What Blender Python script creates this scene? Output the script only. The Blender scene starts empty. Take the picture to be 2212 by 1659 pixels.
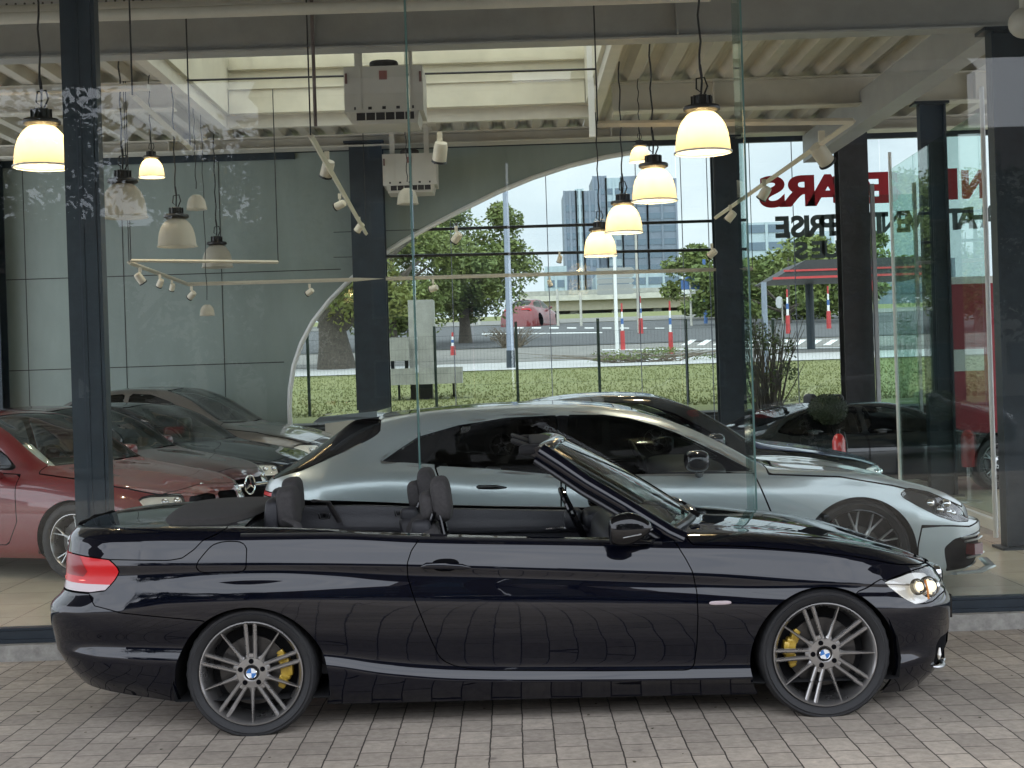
import bpy, math, random
import numpy as np
from mathutils import Vector, Matrix
R = math.radians
random.seed(7); rng = np.random.default_rng(7)
SC = bpy.context.scene
COL = SC.collection
# ------------------------------------------------------------ camera, world, sun, exposure
ROLL = R(1.85); FL = 3066.0; CH = 1.71
cam = bpy.data.cameras.new("camera"); camo = bpy.data.objects.new("camera", cam); COL.objects.link(camo)
cam.sensor_width = 36.0; cam.lens = 36.0 * FL / 2212.0
cam.shift_y = -27.0 / 2212.0; cam.clip_end = 3000; cam.clip_start = 0.05
camo.location = (0, 0, CH)
camo.matrix_world = Matrix.Translation((0, 0, CH)) @ Matrix.Rotation(R(90), 4, 'X') @ Matrix.Rotation(-ROLL, 4, 'Z')
SC.camera = camo
w = bpy.data.worlds.new("World"); SC.world = w; w.use_nodes = True
nt = w.node_tree; nt.nodes.clear()
wo = nt.nodes.new('ShaderNodeOutputWorld'); bg = nt.nodes.new('ShaderNodeBackground')
sky = nt.nodes.new('ShaderNodeTexSky'); sky.sky_type = 'NISHITA'; sky.sun_disc = False
SUN_EL, SUN_ROT = R(58), R(205)
sky.sun_elevation = SUN_EL; sky.sun_rotation = SUN_ROT; sky.air_density = 1.2; sky.dust_density = 2.5
tc = nt.nodes.new('ShaderNodeTexCoord'); mp = nt.nodes.new('ShaderNodeMapping'); mp.inputs['Scale'].default_value = (1, 1, 2.6)
nz = nt.nodes.new('ShaderNodeTexNoise'); nz.inputs['Scale'].default_value = 3.2; nz.inputs['Detail'].default_value = 7
nz.inputs['Distortion'].default_value = .4
rp = nt.nodes.new('ShaderNodeValToRGB'); rp.color_ramp.elements[0].position = .22; rp.color_ramp.elements[1].position = .38
nz2 = nt.nodes.new('ShaderNodeTexNoise'); nz2.inputs['Scale'].default_value = 6.0; nz2.inputs['Detail'].default_value = 6
rp2 = nt.nodes.new('ShaderNodeValToRGB'); rp2.color_ramp.elements[0].color = (10.5, 12.2, 15, 1); rp2.color_ramp.elements[1].color = (21, 21.3, 22.5, 1)
mx = nt.nodes.new('ShaderNodeMixRGB')
L = nt.links.new
L(tc.outputs['Generated'], mp.inputs[0]); L(mp.outputs[0], nz.inputs[0]); L(mp.outputs[0], nz2.inputs[0])
L(nz.outputs['Fac'], rp.inputs[0]); L(nz2.outputs['Fac'], rp2.inputs[0])
L(rp.outputs[0], mx.inputs[0]); L(sky.outputs[0], mx.inputs[1]); L(rp2.outputs[0], mx.inputs[2])
sx_ = nt.nodes.new('ShaderNodeSeparateXYZ'); mrg = nt.nodes.new('ShaderNodeMapRange')      # the cloud is brighter on the sun's side
mrg.inputs['From Min'].default_value = -.35; mrg.inputs['From Max'].default_value = .75; mrg.inputs['To Min'].default_value = 1.0; mrg.inputs['To Max'].default_value = .40
vsc = nt.nodes.new('ShaderNodeVectorMath'); vsc.operation = 'SCALE'
L(tc.outputs['Generated'], sx_.inputs[0]); L(sx_.outputs[1], mrg.inputs[0]); L(mx.outputs[0], vsc.inputs[0]); L(mrg.outputs[0], vsc.inputs['Scale'])
L(vsc.outputs[0], bg.inputs[0]); bg.inputs[1].default_value = 0.13; L(bg.outputs[0], wo.inputs[0])
sl = bpy.data.lights.new("sun", 'SUN'); sl.energy = 1.0; sl.angle = R(14); sl.color = (1, .96, .9)
so = bpy.data.objects.new("sun", sl); COL.objects.link(so)
so.rotation_euler = (R(90) - SUN_EL, 0, R(180) - SUN_ROT + 0)
so.rotation_euler = Vector((math.sin(SUN_ROT) * math.cos(SUN_EL), math.cos(SUN_ROT) * math.cos(SUN_EL), math.sin(SUN_EL))).to_track_quat('Z', 'Y').to_euler()
SC.view_settings.view_transform = 'Standard'; SC.view_settings.look = 'None'
SC.view_settings.gamma = 1; SC.view_settings.use_curve_mapping = False
SC.view_settings.exposure = 0.50
cy = SC.cycles
cy.use_denoising = True; cy.max_bounces = 9; cy.diffuse_bounces = 4; cy.glossy_bounces = 4; cy.transmission_bounces = 6
cy.transparent_max_bounces = 28; cy.caustics_reflective = False; cy.caustics_refractive = False; cy.sample_clamp_indirect = 6
# ------------------------------------------------------------ pixel (2212 x 1659) -> world, used to survey positions
CT, ST = math.cos(ROLL), math.sin(ROLL)
def at(x, y, Y):
    dx = x - 1106; dy = y - 829.5
    return ((dx * CT - dy * ST) / FL * Y, Y, CH - (dx * ST + dy * CT + 27) / FL * Y)
def atz(x, y, z):                       # where that line of sight meets height z
    dx = x - 1106; dy = y - 829.5
    k = (dx * ST + dy * CT + 27) / FL
    return at(x, y, (CH - z) / k)
# ------------------------------------------------------------ materials
MATS = {}
def nodes(name):
    m = bpy.data.materials.new(name); m.use_nodes = True
    n = m.node_tree; n.nodes.clear(); return m, n
def pbr(name, col, rough=.5, metal=0, noise=0, nscale=8, coat=0, spec=.5, bump=0, bscale=60, emit=None, es=0, coatr=.03, alt=None, stretch=None):
    if name in MATS: return MATS[name]
    m, n = nodes(name)
    o = n.nodes.new('ShaderNodeOutputMaterial'); b = n.nodes.new('ShaderNodeBsdfPrincipled')
    b.inputs['Base Color'].default_value = (*col, 1); b.inputs['Roughness'].default_value = rough
    b.inputs['Metallic'].default_value = metal; b.inputs['Coat Weight'].default_value = coat
    b.inputs['Coat Roughness'].default_value = coatr; b.inputs['Specular IOR Level'].default_value = spec
    if emit: b.inputs['Emission Color'].default_value = (*emit, 1); b.inputs['Emission Strength'].default_value = es
    n.links.new(b.outputs[0], o.inputs[0])
    if noise or bump:
        t = n.nodes.new('ShaderNodeTexCoord'); src = t.outputs['Object']
        if stretch:
            q = n.nodes.new('ShaderNodeMapping'); q.inputs['Scale'].default_value = stretch
            n.links.new(src, q.inputs[0]); src = q.outputs[0]
    if noise:
        x = n.nodes.new('ShaderNodeTexNoise'); x.inputs['Scale'].default_value = nscale; x.inputs['Detail'].default_value = 6
        x.inputs['Roughness'].default_value = .65
        n.links.new(src, x.inputs[0])
        r = n.nodes.new('ShaderNodeValToRGB'); r.color_ramp.elements[0].position = .3; r.color_ramp.elements[1].position = .7
        a = alt or tuple(c * (1 - noise) for c in col); c2 = col if alt else tuple(min(1, c * (1 + noise)) for c in col)
        r.color_ramp.elements[0].color = (*a, 1); r.color_ramp.elements[1].color = (*c2, 1)
        n.links.new(x.outputs['Fac'], r.inputs[0]); n.links.new(r.outputs[0], b.inputs['Base Color'])
        mr = n.nodes.new('ShaderNodeMapRange'); mr.inputs['To Min'].default_value = max(0, rough - .08); mr.inputs['To Max'].default_value = min(1, rough + .1)
        n.links.new(x.outputs['Fac'], mr.inputs[0]); n.links.new(mr.outputs[0], b.inputs['Roughness'])
    if bump:
        x = n.nodes.new('ShaderNodeTexNoise'); x.inputs['Scale'].default_value = bscale; x.inputs['Detail'].default_value = 5
        n.links.new(src, x.inputs[0])
        u = n.nodes.new('ShaderNodeBump'); u.inputs['Strength'].default_value = bump; u.inputs['Distance'].default_value = .01
        n.links.new(x.outputs['Fac'], u.inputs['Height']); n.links.new(u.outputs[0], b.inputs['Normal'])
    MATS[name] = m; return m
def pane(name, tint=(1, 1, 1), f0=.045, rough=0.0, k=1.0, streak=0):
    """thin glass: mirror share after Schlick from f0, the rest passes tinted"""
    if name in MATS: return MATS[name]
    m, n = nodes(name); N = n.nodes.new; K = n.links.new
    o = N('ShaderNodeOutputMaterial'); g = N('ShaderNodeBsdfGlossy'); t = N('ShaderNodeBsdfTransparent'); mix = N('ShaderNodeMixShader')
    g.inputs['Roughness'].default_value = rough; t.inputs[0].default_value = (*tint, 1)
    geo = N('ShaderNodeNewGeometry'); d = N('ShaderNodeVectorMath'); d.operation = 'DOT_PRODUCT'
    K(geo.outputs['Normal'], d.inputs[0]); K(geo.outputs['Incoming'], d.inputs[1])
    a = N('ShaderNodeMath'); a.operation = 'ABSOLUTE'; K(d.outputs['Value'], a.inputs[0])
    s = N('ShaderNodeMath'); s.operation = 'SUBTRACT'; s.inputs[0].default_value = 1; K(a.outputs[0], s.inputs[1])
    p = N('ShaderNodeMath'); p.operation = 'POWER'; p.inputs[1].default_value = 5; K(s.outputs[0], p.inputs[0])
    q = N('ShaderNodeMath'); q.operation = 'MULTIPLY_ADD'; q.inputs[1].default_value = (1 - f0) * k; q.inputs[2].default_value = f0 * k; K(p.outputs[0], q.inputs[0])
    K(q.outputs[0], mix.inputs[0]); K(t.outputs[0], mix.inputs[1]); K(g.outputs[0], mix.inputs[2])
    out = mix
    if streak:
        tc_ = N('ShaderNodeTexCoord'); mp_ = N('ShaderNodeMapping'); mp_.inputs['Scale'].default_value = (1.2, 1, .7); mp_.inputs['Rotation'].default_value = (0, R(35), 0)
        x = N('ShaderNodeTexNoise'); x.inputs['Scale'].default_value = 3; x.inputs['Detail'].default_value = 8; x.inputs['Roughness'].default_value = .7
        K(tc_.outputs['Object'], mp_.inputs[0]); K(mp_.outputs[0], x.inputs[0])
        r = N('ShaderNodeMapRange'); r.inputs['From Min'].default_value = .45; r.inputs['From Max'].default_value = .8; r.inputs['To Max'].default_value = streak; K(x.outputs['Fac'], r.inputs[0])
        df = N('ShaderNodeBsdfDiffuse'); df.inputs[0].default_value = (.6, .62, .6, 1)
        m2 = N('ShaderNodeMixShader'); K(r.outputs[0], m2.inputs[0]); K(mix.outputs[0], m2.inputs[1]); K(df.outputs[0], m2.inputs[2]); out = m2
    K(out.outputs[0], o.inputs[0]); MATS[name] = m; return m
def paint(name, col, metal=.0, rough=.35, flake=0):
    return pbr(name, col, rough, metal, coat=1.0, coatr=.015, spec=.5)
M = dict(
 black_paint=pbr('black paint', (.0022, .0028, .0065), .6, 0, coat=1, coatr=.012, spec=.0),
 silver_paint=paint('silver paint', (.44, .49, .50), .45, .35),
 red_paint=paint('red paint', (.15, .002, .004), .0, .5),
 dark_red_paint=paint('dark red paint', (.07, .006, .010), .3, .3),
 dark_paint=pbr('dark green black paint', (.010, .013, .013), .6, 0, coat=1, coatr=.015, spec=.1),
 brown_paint=paint('brown grey paint', (.14, .125, .11), .6, .3),
 blue_paint=paint('dark blue paint', (.02, .05, .16), .4, .3),
 shut=pbr('shut line black', (.002, .002, .003), .9, spec=.1),
 trim=pbr('black trim', (.008, .008, .010), .35, noise=.2, nscale=20),
 gloss_black=pbr('gloss black', (.004, .004, .005), .5, coat=1, spec=0),
 rubber=pbr('tyre rubber', (.010, .010, .011), .62, noise=.25, nscale=30, bump=.15, bscale=90),
 under=pbr('underbody', (.006, .006, .007), .9),
 rim=pbr('gunmetal rim', (.33, .32, .31), .28, .85, noise=.08, nscale=6, coat=.4),
 rim_dark=pbr('rim barrel', (.03, .03, .032), .4, .7),
 disc=pbr('brake disc', (.075, .072, .07), .35, .9, noise=.2, nscale=20),
 gold=pbr('gold caliper', (.50, .33, .04), .35, .3, coat=.5),
 chrome=pbr('chrome', (.82, .83, .84), .08, 1),
 satin=pbr('satin metal', (.55, .56, .57), .28, .9),
 seat=pbr('grey seat fabric', (.046, .043, .043), .85, noise=.25, nscale=60, bump=.3, bscale=220),
 seat_side=pbr('dark seat back', (.022, .022, .026), .55, noise=.2, nscale=30, bump=.2, bscale=160),
 cabin=pbr('black cabin plastic', (.020, .021, .026), .5, noise=.2, nscale=30, bump=.2, bscale=150),
 cabin_hi=pbr('padded trim', (.035, .036, .042), .45, bump=.2, bscale=150),
 tonneau=pbr('soft top cloth', (.045, .042, .040), .9, noise=.2, nscale=40, bump=.4, bscale=260),
 lamp_red=pbr('red lamp lens', (.34, .003, .006), .3, coat=.25, spec=.25, emit=(1, .008, .015), es=.13),
 lamp_dark=pbr('dark red lamp lens', (.13, .003, .006), .3, coat=.25, spec=.25, emit=(1, .02, .03), es=.06),
 lamp_clear=pbr('clear lamp strip', (.46, .38, .39), .25, coat=.4),
 led=pbr('lamp led', (1, .1, .1), .3, emit=(1, .25, .2), es=3),
 reflector=pbr('lamp reflector', (.78, .78, .76), .38, .35, emit=(1, .92, .75), es=.10),
 bulb=pbr('head lamp glow', (1, .9, .6), .3, emit=(1, .86, .62), es=.9),
 amber=pbr('amber reflector', (.6, .22, .05), .2, coat=1),
 plate=pbr('white plate', (.7, .7, .7), .4),
 paper=pbr('white paper', (.72, .72, .68), .7, noise=.05),
 badge_blue=pbr('badge blue', (.03, .16, .45), .25, coat=1),
 badge_white=pbr('badge white', (.75, .77, .78), .25, coat=1),
 post=pbr('anthracite steel', (.022, .032, .042), .42, noise=.25, nscale=5, spec=.4),
 lampdark=pbr('dark lamp bowl', (.05, .05, .052), .25, .6), post_brown=pbr('dark bronze steel', (.030, .029, .032), .45, noise=.3, nscale=4),
 cream=pbr('cream painted steel', (.56, .53, .46), .5, noise=.10, nscale=3),
 grey_steel=pbr('grey painted steel', (.34, .34, .33), .5, noise=.10, nscale=3),
 deck=pbr('cream deck', (.46, .43, .36), .55, noise=.10, nscale=2),
 well=pbr('skylight lining', (.60, .57, .46), .6, noise=.12, nscale=1.3),
 unit=pbr('heater casing', (.50, .48, .43), .5, noise=.08, nscale=3),
 vent=pbr('dark grille', (.02, .018, .018), .6),
 wallg=pbr('grey green wall', (.235, .28, .258), .45, noise=.12, nscale=1.4, stretch=(1, 1, .25)),
 white=pbr('white edge', (.75, .75, .73), .45),
 tile=None, paver=None,
 kerb=pbr('kerb concrete', (.33, .32, .29), .85, noise=.28, nscale=14, bump=.4, bscale=70),
 concrete=pbr('concrete', (.32, .31, .28), .85, noise=.25, nscale=3, bump=.3, bscale=30),
 conc_light=pbr('pale concrete', (.45, .43, .38), .85, noise=.2, nscale=1),
 asphalt=pbr('asphalt', (.085, .085, .088), .85, noise=.15, nscale=1.5, bump=.2, bscale=40),
 mark=pbr('road paint', (.68, .68, .66), .7, noise=.1, nscale=3),
 path=pbr('path paving', (.19, .18, .165), .85, noise=.2, nscale=2),
 grass=pbr('grass', (.15, .165, .055), .9, noise=.3, nscale=.35, bump=.25, bscale=25, alt=(.19, .19, .07)),
 soil=pbr('soil wall', (.05, .045, .04), .9, noise=.4, nscale=5),
 bark=pbr('bark', (.09, .075, .06), .9, noise=.4, nscale=14, bump=.6, bscale=30),
 leaf=pbr('leaves green', (.085, .13, .030), .6, noise=.5, nscale=.9, alt=(.18, .21, .05)),
 leaf_y=pbr('leaves yellow green', (.13, .17, .035), .6, noise=.5, nscale=.9, alt=(.24, .24, .06)),
 leaf_d=pbr('leaves dark', (.020, .036, .013), .6, noise=.5, nscale=2),
 dry=pbr('dry stems', (.14, .11, .08), .8, noise=.4, nscale=4),
 bluegrey=pbr('blue grey steel', (.22, .25, .32), .45, noise=.1, nscale=2),
 blue=pbr('sign blue', (.05, .12, .30), .5),
 red=pbr('bollard red', (.42, .04, .04), .5, noise=.1, nscale=4),
 redwall=pbr('red cladding', (.34, .03, .045), .5, noise=.08, nscale=1.5),
 letter_red=pbr('red letter film', (.42, .012, .022), .5),
 letter_grey=pbr('grey letter film', (.075, .10, .10), .5),
 towerm=pbr('tower concrete', (.17, .20, .25), .7, noise=.1, nscale=.05),
 tower_l=pbr('tower pale', (.35, .42, .46), .6),
 winglass=pbr('tower glass', (.06, .10, .14), .15, .1, coat=.5),
 black_cap=pbr('black lamp housing', (.012, .010, .009), .4, noise=.2, nscale=20),
 cable=pbr('cable', (.01, .01, .01), .6),
 rail=pbr('cream rail', (.62, .56, .44), .4, noise=.05),
 stucco=pbr('white render', (.62, .60, .56), .8, noise=.1, nscale=1),
 brick=pbr('dark brick', (.085, .070, .062), .8, noise=.2, nscale=9),
 rooftile=pbr('roof tile', (.07, .05, .045), .8, noise=.2, nscale=8),
 soffit=pbr('canopy underside', (.13, .125, .12), .7, noise=.15, nscale=2),
 fire=pbr('extinguisher red', (.55, .02, .02), .3, coat=.8),
 yellow=pbr('yellow stripe', (.65, .55, .03), .4, coat=.5),
 mesh=pbr('wire mesh', (.02, .035, .025), .6), seam=pbr('window frame grey', (.22, .22, .22), .6),
)
for _n in ('black_paint', 'dark_paint'):
    _b = [q for q in M[_n].node_tree.nodes if q.type == 'BSDF_PRINCIPLED'][0]; _b.inputs['Coat IOR'].default_value = 1.52; _b.inputs['Coat Tint'].default_value = (.86, .92, 1, 1)
    _n = M[_n].node_tree; _x = _n.nodes.new('ShaderNodeTexNoise'); _x.inputs['Scale'].default_value = 11; _x.inputs['Detail'].default_value = 1.5
    _t = _n.nodes.new('ShaderNodeTexCoord'); _u = _n.nodes.new('ShaderNodeBump'); _u.inputs['Strength'].default_value = .05; _u.inputs['Distance'].default_value = .004
    _n.links.new(_t.outputs['Object'], _x.inputs[0]); _n.links.new(_x.outputs['Fac'], _u.inputs['Height']); _n.links.new(_u.outputs[0], _b.inputs['Coat Normal'])
    _y = _n.nodes.new('ShaderNodeTexNoise'); _y.inputs['Scale'].default_value = 3; _y.inputs['Detail'].default_value = 8; _r = _n.nodes.new('ShaderNodeMapRange'); _r.inputs['To Min'].default_value = .0; _r.inputs['To Max'].default_value = .045
    _n.links.new(_t.outputs['Object'], _y.inputs[0]); _n.links.new(_y.outputs['Fac'], _r.inputs[0]); _n.links.new(_r.outputs[0], _b.inputs['Coat Roughness'])
M['glass'] = pane('shop glass', (.96, .98, .97), .026, 0, 1.0, .003)
M['glass_far'] = pane('far glass', (.90, .945, .93), .04)
M['glass_green'] = pane('green edge glass', (.84, .95, .92), .04)
M['fin_glass'] = pane('fin glass', (.80, .90, .88), .05)
M['windshield'] = pane('windshield glass', (.74, .80, .76), .05, 0, 1.1)
M['tint'] = pane('privacy glass', (.022, .025, .028), .04, 0, 1.0)
M['tint_light'] = pane('door glass', (.30, .33, .32), .045, 0, 1.0)
M['lens'] = pane('lamp cover', (.93, .94, .94), .07, 0, 1.4)
def trans(name, col, tr, rough=.5):
    m, n = nodes(name); N = n.nodes.new; K = n.links.new
    o = N('ShaderNodeOutputMaterial'); a = N('ShaderNodeBsdfTranslucent'); d = N('ShaderNodeBsdfDiffuse'); t = N('ShaderNodeBsdfTransparent')
    a.inputs[0].default_value = (*col, 1); d.inputs[0].default_value = (*col, 1); t.inputs[0].default_value = (*col, 1)
    m1 = N('ShaderNodeMixShader'); m1.inputs[0].default_value = .5; K(a.outputs[0], m1.inputs[1]); K(d.outputs[0], m1.inputs[2])
    m2 = N('ShaderNodeMixShader'); m2.inputs[0].default_value = tr; K(m1.outputs[0], m2.inputs[1]); K(t.outputs[0], m2.inputs[2])
    K(m2.outputs[0], o.inputs[0]); return m
M['shade'] = trans('ribbed lamp shade', (.47, .42, .325), .42)
M['shade_off'] = trans('ribbed unlit shade', (.80, .77, .70), .50)
M['skyl'] = trans('skylight sheet', (.95, .95, .90), .7)
def sheet_mat(name, cols, tile, mortar, jw, offset, swap, rough, noise_s, bumpd, jitter=.004, noisev=.3, squash=1):
    m, n = nodes(name); N = n.nodes.new; K = n.links.new
    o = N('ShaderNodeOutputMaterial'); b = N('ShaderNodeBsdfPrincipled'); t = N('ShaderNodeTexCoord')
    sp = N('ShaderNodeSeparateXYZ'); cb = N('ShaderNodeCombineXYZ'); K(t.outputs['Object'], sp.inputs[0])
    ns = N('ShaderNodeTexNoise'); ns.inputs['Scale'].default_value = 9; ns.inputs['Detail'].default_value = 4; K(t.outputs['Object'], ns.inputs[0])
    def jit(out, idx):
        q = N('ShaderNodeMath'); q.operation = 'MULTIPLY_ADD'; q.inputs[1].default_value = jitter * 2
        s2 = N('ShaderNodeSeparateXYZ'); K(ns.outputs['Color'], s2.inputs[0]); K(s2.outputs[idx], q.inputs[0]); K(out, q.inputs[2]); return q.outputs[0]
    K(jit(sp.outputs[1] if swap else sp.outputs[0], 0), cb.inputs[0]); K(jit(sp.outputs[0] if swap else sp.outputs[1], 1), cb.inputs[1])
    br = N('ShaderNodeTexBrick'); br.offset = offset; br.inputs['Scale'].default_value = 1
    br.inputs['Brick Width'].default_value = tile[0]; br.inputs['Row Height'].default_value = tile[1]
    br.inputs['Mortar Size'].default_value = jw; br.inputs['Mortar Smooth'].default_value = .3; br.inputs['Bias'].default_value = -.1
    br.inputs['Color1'].default_value = (*cols[0], 1); br.inputs['Color2'].default_value = (*cols[1], 1); br.inputs['Mortar'].default_value = (*mortar, 1)
    K(cb.outputs[0], br.inputs[0])
    n2 = N('ShaderNodeTexNoise'); n2.inputs['Scale'].default_value = noise_s; n2.inputs['Detail'].default_value = 9; n2.inputs['Roughness'].default_value = .7; K(t.outputs['Object'], n2.inputs[0])
    n3 = N('ShaderNodeTexNoise'); n3.inputs['Scale'].default_value = .7; n3.inputs['Detail'].default_value = 5; K(t.outputs['Object'], n3.inputs[0])
    mm = N('ShaderNodeMath'); mm.operation = 'MULTIPLY'; K(n2.outputs['Fac'], mm.inputs[0]); K(n3.outputs['Fac'], mm.inputs[1])
    mr = N('ShaderNodeMapRange'); mr.inputs['From Min'].default_value = .12; mr.inputs['From Max'].default_value = .40
    mr.inputs['To Min'].default_value = 1 - noisev; mr.inputs['To Max'].default_value = 1 + noisev; K(mm.outputs[0], mr.inputs[0])
    mu = N('ShaderNodeVectorMath'); mu.operation = 'SCALE'; K(br.outputs['Color'], mu.inputs[0]); K(mr.outputs[0], mu.inputs['Scale'])
    # dark stains with a shape of their own
    vs = N('ShaderNodeTexNoise'); vs.inputs['Scale'].default_value = 5; vs.inputs['Detail'].default_value = 3; K(t.outputs['Object'], vs.inputs[0])
    rs = N('ShaderNodeMapRange'); rs.inputs['From Min'].default_value = .70; rs.inputs['From Max'].default_value = .76; rs.inputs['To Max'].default_value = .55 if swap else .0; K(vs.outputs['Fac'], rs.inputs[0])
    mk = N('ShaderNodeMixRGB'); mk.inputs[2].default_value = (.05, .045, .04, 1); K(rs.outputs[0], mk.inputs[0]); K(mu.outputs[0], mk.inputs[1])
    K(mk.outputs[0], b.inputs['Base Color'])
    b.inputs['Roughness'].default_value = rough
    bu = N('ShaderNodeBump'); bu.inputs['Strength'].default_value = .6; bu.inputs['Distance'].default_value = bumpd
    hh = N('ShaderNodeMath'); hh.operation = 'MULTIPLY_ADD'; hh.inputs[1].default_value = .35; K(n2.outputs['Fac'], hh.inputs[0])
    iv = N('ShaderNodeMath'); iv.operation = 'SUBTRACT'; iv.inputs[0].default_value = 1; K(br.outputs['Fac'], iv.inputs[1]); K(iv.outputs[0], hh.inputs[2])
    K(hh.outputs[0], bu.inputs['Height']); K(bu.outputs[0], b.inputs['Normal']); K(b.outputs[0], o.inputs[0]); return m
M['paver'] = sheet_mat('clay pavers', ((.46, .40, .33), (.34, .295, .245)), (.215, .148), (.055, .045, .036), .0040, .5, True, .8, 22, .006, .006, .34)
M['tile'] = sheet_mat('floor tiles', ((.72, .64, .49), (.66, .59, .46)), (.6, .6), (.20, .18, .15), .003, 0, False, .22, 3, .0005, 0, .10)
# ------------------------------------------------------------ mesh helpers
def tag(o, label=None, cat=None, group=None, kind=None):
    if label: o['label'] = label
    if cat: o['category'] = cat
    if group: o['group'] = group
    if kind: o['kind'] = kind
    return o
def empty(name, loc=(0, 0, 0), rz=0, label=None, cat=None, group=None):
    o = bpy.data.objects.new(name, None); COL.objects.link(o); o.location = loc; o.rotation_euler = (0, 0, rz); o.empty_display_size = .1
    return tag(o, label, cat, group)
def meshobj(name, V, F, mat, parent=None, smooth=False, N_=None, ang=None):
    me = bpy.data.meshes.new(name); me.from_pydata([tuple(v) for v in V], [], [tuple(f) for f in F]); me.update()
    if mat is not None: me.materials.append(mat)
    if smooth or N_ is not None:
        me.polygons.foreach_set('use_smooth', [True] * len(me.polygons))
        if N_ is not None and len(F): me.normals_split_custom_set_from_vertices([tuple(n) for n in N_])
        elif ang: me.set_sharp_from_angle(angle=ang)
    o = bpy.data.objects.new(name, me); COL.objects.link(o)
    if parent: o.parent = parent
    return o
class MB:
    def __init__(s): s.v = []; s.f = []
    def add(s, V, F, mat=None):
        b = len(s.v); s.v += [tuple(mat @ Vector(p)) if mat is not None else tuple(p) for p in V]; s.f += [tuple(i + b for i in f) for f in F]; return s
    def box(s, c, d, rot=None, ch=0):
        x, y, z = d[0] / 2, d[1] / 2, d[2] / 2
        V = [Vector((i * x, j * y, k * z)) for i in (-1, 1) for j in (-1, 1) for k in (-1, 1)]
        F = [(0, 1, 3, 2), (4, 6, 7, 5), (0, 4, 5, 1), (2, 3, 7, 6), (0, 2, 6, 4), (1, 5, 7, 3)]
        m = Matrix.Translation(c)
        if rot is not None: m = m @ rot.to_4x4()
        return s.add(V, F, m)
    def bx(s, x0, x1, y0, y1, z0, z1): return s.box(((x0 + x1) / 2, (y0 + y1) / 2, (z0 + z1) / 2), (x1 - x0, y1 - y0, z1 - z0))
    def tube(s, pts, r, n=8, caps=True, flat=None):
        pts = [Vector(p) for p in pts]; rr = r if isinstance(r, (list, tuple)) else [r] * len(pts)
        up = None; rings = []
        for i, p in enumerate(pts):
            t = (pts[min(i + 1, len(pts) - 1)] - pts[max(i - 1, 0)]).normalized()
            if up is None:
                up = Vector((0, 0, 1)) if abs(t.z) < .9 else Vector((0, 1, 0))
            a = t.cross(up).normalized(); b = a.cross(t).normalized(); up = b
            fl = flat or (1, 1)
            rings.append([p + (a * math.cos(q) * fl[0] + b * math.sin(q) * fl[1]) * rr[i] for q in [2 * math.pi * k / n for k in range(n)]])
        V = [v for rg in rings for v in rg]; F = []
        for i in range(len(pts) - 1):
            for k in range(n): F.append((i * n + k, i * n + (k + 1) % n, (i + 1) * n + (k + 1) % n, (i + 1) * n + k))
        if caps: F += [tuple(range(n))[::-1], tuple(range((len(pts) - 1) * n, len(pts) * n))]
        return s.add(V, F)
    def cyl(s, p0, p1, r0, r1=None, n=12): return s.tube([p0, p1], [r0, r0 if r1 is None else r1], n)
    def lathe(s, prof, n=32, m=None, a0=0, a1=2 * math.pi, closed=False):
        """prof: (radius, height) about Z, then matrix m"""
        full = abs(a1 - a0 - 2 * math.pi) < 1e-6; k = n if full else n + 1
        V = [(r * math.cos(a0 + (a1 - a0) * i / n), r * math.sin(a0 + (a1 - a0) * i / n), h) for i in range(k) for r, h in prof]; P = len(prof); F = []
        for i in range(n):
            j = (i + 1) % k if full else i + 1
            for q in range(P if closed else P - 1):
                q2 = (q + 1) % P; F.append((i * P + q, j * P + q, j * P + q2, i * P + q2))
        return s.add(V, F, m)
    def prism(s, poly, d, m=None):
        """poly in XY, thickness d in Z (0..d)"""
        n = len(poly); V = [(x, y, 0) for x, y in poly] + [(x, y, d) for x, y in poly]
        F = [tuple(range(n))[::-1], tuple(range(n, 2 * n))] + [(i, (i + 1) % n, n + (i + 1) % n, n + i) for i in range(n)]
        return s.add(V, F, m)
    def sell(s, c, d, e=(.6, .6), nu=24, nv=14, rot=None):
        """superellipsoid"""
        def sp(v, p): return math.copysign(abs(v) ** p, v)
        V = []; F = []
        for j in range(nv + 1):
            ph = -math.pi / 2 + math.pi * j / nv
            for i in range(nu):
                t = 2 * math.pi * i / nu
                V.append((d[0] / 2 * sp(math.cos(ph), e[0]) * sp(math.cos(t), e[1]), d[1] / 2 * sp(math.cos(ph), e[0]) * sp(math.sin(t), e[1]), d[2] / 2 * sp(math.sin(ph), e[0])))
        for j in range(nv):
            for i in range(nu): F.append((j * nu + i, j * nu + (i + 1) % nu, (j + 1) * nu + (i + 1) % nu, (j + 1) * nu + i))
        m = Matrix.Translation(c)
        if rot is not None: m = m @ rot.to_4x4()
        return s.add(V, F, m)
    def build(s, name, mat, parent=None, smooth=False, ang=R(35)):
        return meshobj(name, s.v, s.f, mat, parent, smooth, None, ang if smooth else None)
def copy_tree(o, parent=None):
    c = o.copy(); COL.objects.link(c)
    if parent: c.parent = parent; c.matrix_parent_inverse = o.matrix_parent_inverse
    for ch in list(o.children): copy_tree(ch, c)
    return c
RX90 = Matrix.Rotation(R(90), 4, 'X')       # XY profile -> XZ plane, thickness towards -Y
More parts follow.
